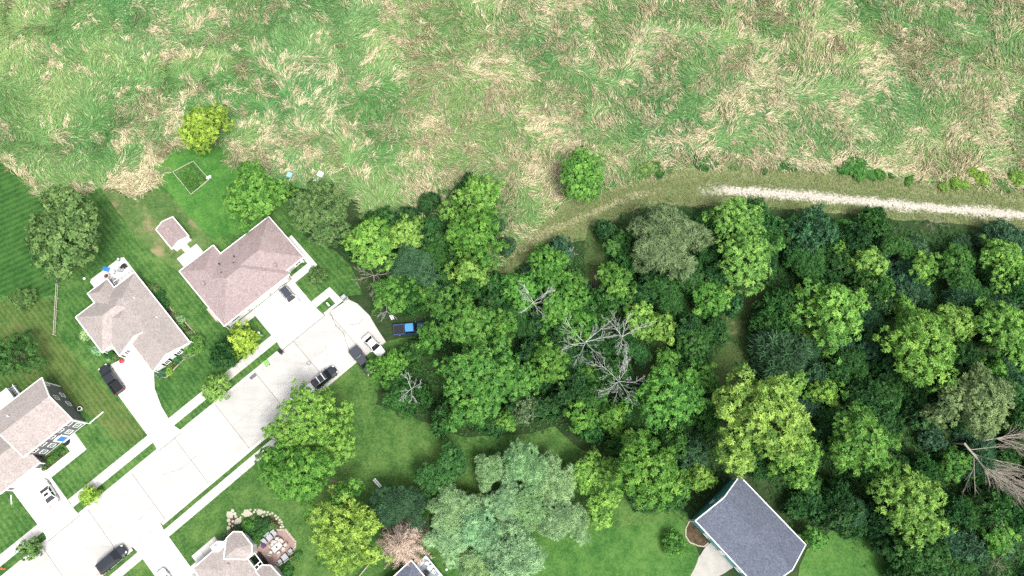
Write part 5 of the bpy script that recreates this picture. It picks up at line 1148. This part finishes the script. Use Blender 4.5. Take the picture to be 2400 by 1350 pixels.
for k in range(12):
    a0, a1 = 6.283 * k / 12 + 0.02, 6.283 * (k + 1) / 12 - 0.02; b = MB(); b.prism([(0.62 * math.cos(a0), 0.62 * math.sin(a0)), (0.62 * math.cos(a1), 0.62 * math.sin(a1)), (0.40 * math.cos(a1), 0.40 * math.sin(a1)), (0.40 * math.cos(a0), 0.40 * math.sin(a0))], 0, 0.42); b.build('block', M_WALK, o)
m = MB(); m.lathe([(0.39, 0.0), (0.39, 0.2)], 16); m.build('ash_bed', M_MAROON, o)
def chair(label, u, v, z, rz, mat, frame, group=None, name='garden_chair', s=1.0, cat='chair'):
    o = thing(name, label, cat, P(u, v, z), ST + rz, group); w = 0.29 * s; m = MB(); m.box(-w, w, -w, w, 0.36, 0.46); m.build('seat', mat, o, bevel=0.02)
    m = MB(); m.add([(-w, w - 0.02, 0.44), (w, w - 0.02, 0.44), (w, w + 0.08, 0.44), (-w, w + 0.08, 0.44), (-w, w + 0.16, 0.92), (w, w + 0.16, 0.92), (w, w + 0.24, 0.92), (-w, w + 0.24, 0.92)], [(0, 3, 2, 1), (4, 5, 6, 7), (0, 1, 5, 4), (1, 2, 6, 5), (2, 3, 7, 6), (3, 0, 4, 7)]); m.build('backrest', mat, o)
    for a in (-1, 1):
        for b in (-1, 1): m = MB(); m.box(a * (w - 0.05) - 0.025, a * (w - 0.05) + 0.025, b * (w - 0.05) - 0.025, b * (w - 0.05) + 0.025, 0, 0.36); m.build('leg', frame, o)
        m = MB(); m.box(*sorted((a * w, a * (w + 0.06))), -w, w + 0.1, 0.58, 0.63); m.build('armrest', frame, o)
    return o
chair('blue garden chair at the edge of the white house patio', *gu(252, 632, 0.5), 0.172, 0.6, M_BLUE, M_BLUE, s=1.2)
chair('grey cushioned chair near the grill on the white house patio', *gu(284, 631, 0.5), 0.172, 2.2, M_GREY, M_GREY, s=1.6)
o = thing('grill', 'black barbecue grill on the white house patio corner', 'grill', P(*gu(291, 623, 0.8), 0.172), ST); m = MB(); m.box(-0.35, 0.35, -0.25, 0.25, 0.1, 0.75); m.build('cart', M_BLACK, o); m = MB(); m.box(-0.38, 0.38, -0.28, 0.28, 0.78, 1.05); m.build('lid', M_BLACK, o, bevel=0.08); m = MB(); m.box(-0.75, -0.38, -0.22, 0.22, 0.74, 0.78); m.build('side_shelf', M_BLACK, o)
for s in (1, -1): m = MB(); m.tube([(s * 0.3, -0.27, 0.1), (s * 0.3, -0.2, 0.1)], [0.1, 0.1], 10); m.build('wheel', M_RUBBER, o)
def round_table(label, u, v, z, r, top, name='round_table'):
    o = thing(name, label, 'table', P(u, v, z)); m = MB(); m.lathe([(r, 0.70), (r, 0.74)], 20); m.build('tabletop', top, o); m = MB(); m.lathe([(0.05, 0.04), (0.05, 0.70)], 8); m.build('pedestal', M_STEEL, o); m = MB(); m.lathe([(r * 0.5, 0.0), (r * 0.45, 0.04)], 14); m.build('base', M_STEEL, o)
round_table('pale round glass table on the white house patio', *gu(264, 638, 0.7), 0.172, 0.5, M_LGREY)
for k, (cx, cy) in enumerate(((980, 890), (1095, 870), (1060, 970))):
    u, v = gu(200 + cx / 15, 600 + cy / 15, 0.8); chair('dark chair on the raised deck of the white house', u, v, 0.45, 0.7 * k, M_GREY, M_BLACK, 'dark chairs on the white house deck', s=0.8)

# ---- gazebo behind the grey house
o = thing('canopy_shelter', 'pale grey flat-roofed shelter behind the grey house', 'shelter', P(*gu(8, 935, 2.6), 0.12), ST); m = MB(); m.plate([(-3.0, -2.1, 2.45), (1.5, -2.1, 2.45), (1.5, 1.2, 2.75), (-3.0, 1.2, 2.75)], 0.12); m.build('roof', M_LGREY, o)
for a in (-2.8, 1.3):
    for b in (-1.9, 1.0): m = MB(); m.box(a - 0.07, a + 0.07, b - 0.07, b + 0.07, 0, 2.35); m.build('post', M_WHITE, o)
o = thing('stair_rail', 'white slatted stair rail beside the grey shelter', 'railing', P(*gu(36, 918, 1.0), 0.12), ST); m = MB()
m.beam((0.35, -1.3, 1.1), (0.35, 1.3, 1.1), 0.1, 0.08); m.build('top_rail', M_WHITE, o); m = MB(); m.beam((-0.5, -1.3, 1.1), (-0.5, 1.3, 1.1), 0.1, 0.08); m.build('top_rail', M_WHITE, o)
for k in range(7):
    m = MB(); m.box(-0.45, 0.3, -1.25 + k * 0.38, -1.0 + k * 0.38, 0.0, 0.2 + k * 0.1); m.build('step', M_LGREY, o)
for a in (0.35, -0.5):
    for b in (-1.25, 1.25): m = MB(); m.box(a - 0.04, a + 0.04, b - 0.04, b + 0.04, 0, 1.08); m.build('post', M_WHITE, o)
m = MB(); cc = [(-0.0, 0)] ; m.prism([(0.75 * math.cos(a), -0.75 * math.sin(a)) for a in np.linspace(0, math.pi, 12)], 0.0, 0.02); tag(m.build('door_mat', M_BLACK, None, P(*gu(156, 1035), 0.172), ST), 'black half-round mat at the blue front door of the grey house', 'mat')

# ---- fences
def fence(label, a, b, z, mat, step=2.4, h=1.1):
    L = math.hypot(b[0] - a[0], b[1] - a[1]); rz = math.atan2(b[1] - a[1], b[0] - a[0]); o = thing('rail_fence', label, 'fence', (*a, z), rz); n = max(1, round(L / step))
    for k in range(n + 1): m = MB(); x = L * k / n; m.box(x - 0.07, x + 0.07, -0.07, 0.07, 0, h); m.build('post', mat, o)
    for k in range(n):
        for zz in (0.45, 0.95): m = MB(); m.box(L * k / n + 0.072, L * (k + 1) / n - 0.072, -0.035, 0.035, zz - 0.05, zz + 0.05); m.build('rail', mat, o)
fence('weathered split-rail fence between the striped lawn and the white house', g(146, 560), g(133, 787), 0.12, M_WOOD)
fence('weathered rail fence leading to the dead conifer by the blue roof', g(905, 1276), g(815, 1385), 0.12, M_WOOD)

# ---- flagstone border and planting by the bay house
cD = lambda x, y, h=0.0: gu(440 + x / 7.5, 1170 + y / 7.5, h)
sheet('planting_bed', ragged([P(*cD(x, y))[:2] for x, y in ((860, 470), (960, 390), (1100, 340), (1300, 300), (1500, 300), (1620, 420), (1640, 520), (1560, 560), (1270, 770), (1150, 800), (980, 575), (830, 565))], 0.1, 0.4, 61), 0.14, M_SOIL)
sheet('planting_bed', ragged([P(*cD(x, y))[:2] for x, y in ((690, 340), (730, 240), (800, 180), (880, 280), (960, 380), (860, 460), (790, 560), (700, 600), (660, 660), (700, 480))], 0.1, 0.4, 62), 0.139, M_SOIL)
o = thing('stone_border', 'ring of pale flagstones round the planting bed beside the brick patio', 'stone border', P(*cD(1200, 300), 0.0), ST); bu, bv = cD(1200, 300)
def stone(x, y, r, el=1.0, ang=0.0):
    u, v = cD(x, y, 0.15); n = random.randint(6, 8); poly = []
    for k in range(n):
        a = 6.283 * k / n + random.uniform(-0.2, 0.2); q = r / 7.5 * 0.075 * random.uniform(0.85, 1.12); a1 = q * math.cos(a) * el; b1 = q * math.sin(a); poly.append((u - bu + a1 * math.cos(ang) - b1 * math.sin(ang), v - bv + a1 * math.sin(ang) + b1 * math.cos(ang)))
    m = MB(); m.prism(poly, 0.10, random.uniform(0.20, 0.30)); m.build('stone', M_STONE, o, bevel=0.03)
for x, y, r, el in ((740, 270, 60, 1.25), (790, 205, 28, 1.2), (832, 255, 32, 1), (850, 305, 24, 1.1), (720, 370, 32, 1), (795, 390, 22, 1), (740, 435, 26, 1), (790, 470, 18, 1), (885, 385, 62, 1.1), (930, 320, 18, 1), (965, 260, 18, 1), (1035, 250, 62, 1.35), (1010, 200, 22, 1),
                    (1120, 260, 26, 1.3), (1105, 185, 20, 1), (1165, 230, 20, 1), (1190, 190, 20, 1), (1270, 225, 54, 1.1), (1350, 225, 24, 1), (1390, 275, 22, 1), (1410, 225, 20, 1), (1445, 260, 20, 1), (1490, 245, 22, 1), (1545, 290, 24, 1), (1590, 320, 20, 1), (1560, 345, 20, 1), (1620, 365, 22, 1), (1650, 400, 22, 1), (1610, 410, 18, 1), (1660, 445, 20, 1), (1640, 490, 22, 1), (1680, 480, 18, 1), (1320, 300, 18, 1), (720, 510, 34, 1.2)):
    stone(x, y, r, el, random.uniform(0, 3))
for x, y, r, kd, cl in ((1060, 480, 120, 'leafy', 'bright'), (1120, 590, 110, 'leafy', 'deep'), (1240, 420, 100, 'fine', 'dark'), (1400, 420, 100, 'fine', 'dark'), (1350, 580, 110, 'leafy', 'deep'), (1220, 690, 90, 'leafy', 'green'), (1500, 480, 80, 'leafy', 'olive'), (900, 500, 70, 'fine', 'blue'), (750, 600, 70, 'fine', 'grey'), (620, 690, 60, 'fine', 'grey'), (1760, 1250, 120, 'leafy', 'deep'), (1850, 1090, 90, 'leafy', 'olive'), (1950, 990, 70, 'leafy', 'green'), (1170, 320, 60, 'fine', 'olive')):
    shrub(440 + x / 7.5, 1170 + y / 7.5, r / 7.5, kd, cl, 'low garden shrub between the stone border and the bay house', 'garden shrubs round the bay house', hmul=0.7)
# brick patio
pat = [cD(x, y) for x, y in ((1280, 790), (1550, 540), (1700, 535), (1890, 770), (1890, 880), (1600, 1170), (1340, 1170), (1180, 950))]
sheet('brick_patio', uvs(pat), 0.15, M_PAVER)
o = thing('patio_edging', 'pale paver edging round the brick patio', 'edging', P(*pat[2], 0.0), ST)
for a, b in zip(pat[1:5], pat[2:6]):
    L = math.hypot(b[0] - a[0], b[1] - a[1]); n = max(1, round(L / 0.45)); d = ((b[0] - a[0]) / L, (b[1] - a[1]) / L)
    for k in range(n):
        c = (a[0] + d[0] * L * (k + 0.5) / n - pat[2][0] - d[1] * -0.16 * -1, a[1] + d[1] * L * (k + 0.5) / n - pat[2][1] + d[0] * -0.16)
        m = MB(); m.obox(c, d, L / n - 0.03, 0.32, 0.1, 0.175); m.build('paver', M_PAVER_E, o)
u, v = cD(1570, 840, 0.7)
o = thing('patio_table', 'rectangular pale dining table on the brick patio', 'table', P(u, v, 0.15), ST); m = MB(); m.box(-0.85, 0.85, -0.5, 0.5, 0.68, 0.73); m.build('tabletop', M_CUSH, o, bevel=0.02); m = MB(); m.box(-0.14, 0.14, -0.14, 0.14, 0.731, 0.76); m.build('centre_plate', M_BLACK, o)
for a in (-0.75, 0.75):
    for b in (-0.4, 0.4): m = MB(); m.box(a - 0.04, a + 0.04, b - 0.04, b + 0.04, 0, 0.68); m.build('leg', M_GREY, o)
for x, y, rz in ((1490, 805, 1.5), (1540, 760, 0.6), (1605, 715, 0.2), (1655, 745, -0.1), (1718, 815, -1.6), (1680, 880, -2.4), (1600, 945, 3.1), (1465, 935, 2.2)):
    chair('pale cushioned chair at the patio dining table', *cD(x, y, 0.5), 0.15, rz, M_CUSH, M_GREY, 'patio dining chairs', s=0.85)
for x, y, rz, s in ((1530, 600, 0.0, 1.2), (1440, 670, 0.0, 1.7), (1360, 750, 0.0, 1.1), (1810, 910, 3.14, 1.1), (1710, 1020, 3.14, 1.7), (1625, 1095, 3.14, 1.1)):
    chair('grey cushioned lounge seat along the brick patio edge', *cD(x, y, 0.4), 0.15, rz, M_GREY, M_BLACK, 'lounge seats on the brick patio', 'lounge_seat', s, 'seat')
pot('dark purple urn beside the white bay wall on the brick patio', *cD(1340, 815, 0.4), 0.15, 0.35, M_PURPLE, M_PURPLE)
pot('black pot at the dark screened porch of the bay house', *cD(1250, 965, 0.4), 0.15, 0.22, M_BLACK, M_BLACK, 0.5)
# ---- deck furniture by the blue roof
cE = lambda x, y, h=0.5: gu(900 + x / 15, 1280 + y / 15, h)
ra, rb_ = cE(1500, 480), cE(1860, 850)
o = thing('outdoor_rug', 'blue-grey outdoor rug with pale border on the small deck', 'rug', P(*cE(1540, 800), 0.45), ST); m = MB(); m.box(-0.95, 1.02, -2.1, 1.35, 0.0, 0.008); m.build('border', M_RUGW, o); m = MB(); m.box(-0.75, 0.82, -1.9, 1.1, 0.008, 0.016); m.build('field', M_RUG, o)
round_table('white round table on the blue-grey deck rug', *cE(1622, 755, 1.0), 0.47, 0.42, M_WHITE)
chair('white deck chair with its back to the dead conifer', *cE(1545, 615, 0.9), 0.47, 0.5, M_WHITE, M_WHITE, s=0.75)
chair('white deck chair on the far side of the white round table', *cE(1735, 885, 0.9), 0.47, 3.4, M_WHITE, M_WHITE, s=0.75)
o = thing('grill', 'black square grill on the deck against the blue-roofed house', 'grill', P(*cE(1512, 970, 1.2), 0.47), ST); m = MB(); m.box(-0.3, 0.3, -0.28, 0.28, 0.05, 0.7); m.build('cart', M_BLACK, o); m = MB(); m.box(-0.34, 0.34, -0.32, 0.32, 0.72, 0.95); m.build('lid', M_BLACK, o, bevel=0.06)
o = thing('lamp_post', 'short lamp post with round white globe beside the deck fence', 'lamp post', P(*cE(2205, 815, 1.2), 0.12)); m = MB(); m.tube([(0, 0, 0), (0, 0, 1.1)], [0.05, 0.04], 8); m.build('post', M_BLACK, o); m = MB(); m.lathe([(0.03, 1.1), (0.18, 1.17), (0.23, 1.33), (0.16, 1.5), (0.03, 1.55)], 12); m.build('globe', M_WHITE, o, smooth=True)

# ---- beds of the other houses
cB = lambda x, y, h=0.0: g(150 + x / 3.069, 580 + y / 3.069, h)
bedB = [cB(x, y) for x, y in ((575, 255), (640, 262), (700, 310), (740, 390), (775, 450), (840, 500), (920, 590), (975, 650), (1000, 705), (985, 750), (930, 780), (860, 810), (800, 870), (740, 935), (690, 935), (665, 915), (690, 880), (900, 740), (905, 690), (760, 500), (640, 340))]
sheet('planting_bed', ragged(bedB, 0.06, 0.4, 65), 0.145, M_SOIL)
o = thing('bed_edging', 'curving pale stone edging of the side bed at the white house', 'edging', (*bedB[0], 0.0))
for a, b in zip(bedB[1:15], bedB[2:16]):
    L = math.hypot(b[0] - a[0], b[1] - a[1]); n = max(1, round(L / 0.5)); d = ((b[0] - a[0]) / L, (b[1] - a[1]) / L)
    for k in range(n): m = MB(); m.obox((a[0] + d[0] * L * (k + 0.5) / n - bedB[0][0], a[1] + d[1] * L * (k + 0.5) / n - bedB[0][1]), d, L / n - 0.03, 0.16, 0.1, 0.2); m.build('stone', M_CURBST, o)
for x, y, r, kd, cl in ((650, 305, 45, 'leafy', 'olive'), (690, 350, 45, 'leafy', 'deep'), (720, 420, 45, 'fine', 'deep'), (790, 500, 35, 'fine', 'grey'), (840, 525, 40, 'fine', 'silver'), (860, 590, 40, 'leafy', 'olive'), (900, 630, 35, 'fine', 'grey'), (940, 710, 72, 'fine', 'bright'), (810, 800, 40, 'leafy', 'deep'), (705, 900, 40, 'fine', 'blue'), (755, 895, 30, 'leafy', 'yellow'), (755, 850, 30, 'leafy', 'olive'), (880, 770, 36, 'fine', 'grey'), (610, 275, 30, 'leafy', 'green')):
    shrub(150 + x / 3.069, 580 + y / 3.069, r / 3.069, kd, cl, 'small ornamental shrub in the curved bed of the white house', 'shrubs in the curved side bed', hmul=0.75)
for x, y, r, kd, cl in ((160, 625, 42, 'fine', 'silver'), (250, 735, 42, 'fine', 'silver'), (330, 770, 40, 'leafy', 'deep'), (370, 790, 30, 'leafy', 'olive'), (325, 805, 22, 'fine', 'silver')):
    shrub(150 + x / 3.069, 580 + y / 3.069, r / 3.069, kd, cl, 'foundation shrub at the street corner of the white house', 'foundation shrubs of the white house', hmul=0.8)
cA = lambda x, y: (x / 4.5, 880 + y / 4.5)
sheet('planting_bed', ragged([g(*cA(x, y)) for x, y in ((480, 870), (600, 790), (640, 760), (690, 790), (700, 820), (480, 1010), (420, 985))], 0.05, 0.4, 66), 0.145, M_SOIL)
for x, y, r, cl in ((640, 800, 40, 'deep'), (590, 850, 38, 'green'), (550, 890, 38, 'bright'), (510, 930, 32, 'deep'), (470, 975, 30, 'olive'), (675, 810, 24, 'olive')):
    shrub(*cA(x, y), r / 4.5, 'leafy', cl, 'low shrub under the front windows of the grey house', 'front bed shrubs of the grey house', hmul=0.8)
shrub(55, 700, 30, 'fine', 'olive', 'scruffy straw-green plant clump on the striped lawn near the fence', hmul=0.6)
for x, y, r in ((1465, 640, 24), (1505, 590, 26), (1540, 560, 26)): shrub(340 + x / 4.219, 480 + y / 4.219, r / 4.219 * 1.4, 'leafy', 'deep', 'clipped shrub beside the front walk of the pink-roofed house', 'front walk shrubs of the pink-roofed house', hmul=0.7)
cF = lambda x, y, h=0.0: g(1560 + x / 5, 1080 + y / 5, h)
bedF = [cF(x, y) for x, y in ((285, 690), (235, 790), (232, 880), (280, 955), (380, 995), (450, 1005), (500, 960), (400, 830))]
sheet('planting_bed', ragged(bedF, 0.06, 0.4, 67), 0.145, M_SOIL)
o = thing('bed_edging', 'pale stone edging of the bare bed at the teal house corner', 'edging', (*bedF[0], 0.0))
for a, b in zip(bedF[0:6], bedF[1:7]):
    L = math.hypot(b[0] - a[0], b[1] - a[1]); n = max(1, round(L / 0.45)); d = ((b[0] - a[0]) / L, (b[1] - a[1]) / L)
    for k in range(n): m = MB(); m.obox((a[0] + d[0] * L * (k + 0.5) / n - bedF[0][0], a[1] + d[1] * L * (k + 0.5) / n - bedF[0][1]), d, L / n - 0.03, 0.2, 0.1, 0.24); m.build('stone', M_CURBST, o)
# ---- garden plot, buckets, hives, boards
cG = lambda x, y: g(300 + x / 4, 240 + y / 4)
plot = [cG(x, y) for x, y in ((425, 655), (615, 555), (765, 725), (595, 865))]
sheet('garden_plot', ragged(plot, 0.08, 0.5, 70), 0.15, M_LAWN)
o = thing('plot_edging', 'thin wooden edging round the overgrown vegetable plot', 'edging', (*plot[0], 0.0))
for a, b in zip(plot, plot[1:] + plot[:1]): m = MB(); m.beam((a[0] - plot[0][0], a[1] - plot[0][1], 0.18), (b[0] - plot[0][0], b[1] - plot[0][1], 0.18), 0.08, 0.16); m.build('board', M_WOOD, o)
for k in range(16):
    t, s_ = random.uniform(0.12, 0.88), random.uniform(0.12, 0.88); a = np.array(plot[0]) * (1 - t) * (1 - s_) + np.array(plot[1]) * t * (1 - s_) + np.array(plot[2]) * t * s_ + np.array(plot[3]) * (1 - t) * s_
    shrub(0, 0, 0, 'leafy', 'green', 'leafy vegetable plant in the fenced garden plot', 'plants in the garden plot', 'vegetable_plant', xy=tuple(a), rm=random.uniform(0.4, 0.75), hmul=0.6)
for x, y, nm in ((757, 718, 'white bucket at the corner of the vegetable plot'), (777, 708, 'second white bucket standing against the plot corner bucket')):
    o = thing('bucket', nm, 'bucket', (*cG(x, y), 0.132)); m = MB(); m.lathe([(0.2, 0), (0.26, 0.45), (0.28, 0.45), (0.25, 0.43)], 14); m.build('pail', M_WHITE, o); m = MB(); m.tube([(-0.27, 0, 0.43), (0, 0.12, 0.52), (0.27, 0, 0.43)], [0.012] * 3, 4); m.build('handle', M_STEEL, o)
def hive(label, px, py, rz, mat):
    o = thing('bee_hive', label, 'hive', (*g(px, py, 1.0), 0.012), rz)
    for k, (z0, z1, s) in enumerate(((0.25, 0.55, 0.44), (0.56, 0.85, 0.44))): m = MB(); m.box(-s, s, -s, s, z0, z1); m.build('box', mat, o)
    for k in range(4): m = MB(); m.box(-0.5 + k * 0.25, -0.26 + k * 0.25, -0.52, 0.52, 0.86, 0.93 + 0.01 * (k % 2)); m.build('lid_board', mat, o)
    for a in (-0.35, 0.35): m = MB(); m.box(a - 0.06, a + 0.06, -0.4, 0.4, 0, 0.25); m.build('foot', M_WOOD, o)
hive('white slatted hive box on the meadow touching the olive tree', 740, 420, 0.1, M_WHITE); hive('tilted white slatted hive box behind the other white one', 750, 407, -0.45, M_WHITE); hive('teal hive box half hidden at the tree on the meadow edge', 678, 409, -0.3, M_TEALBOX)
def planks(name, label, px, py, rz, n, L, mat, cat):
    o = thing(name, label, cat, (*g(px, py), 0.0), rz)
    for k in range(n): m = MB(); m.obox((random.uniform(-0.2, 0.2), (k - n / 2) * 0.32), (1, random.uniform(-0.08, 0.08)), L * random.uniform(0.8, 1.1), 0.2, 0.1, 0.26 + 0.12 * (k % 2)); m.build('plank' if mat != M_BARK else 'log', mat, o)
planks('log_pile', 'pile of grey-brown logs at the end of the short trail spur', 1393, 655, 1.55, 5, 3.2, M_BARK, 'logs')
planks('board_stack', 'two pale boards lying on the clearing lawn by the huge green tree', 886, 1130, -0.8, 2, 2.2, M_WHITE, 'boards')
planks('board_stack', 'two pale boards left on the grass above the blue pickup', 921, 744, -1.0, 2, 0.9, M_WHITE, 'boards')
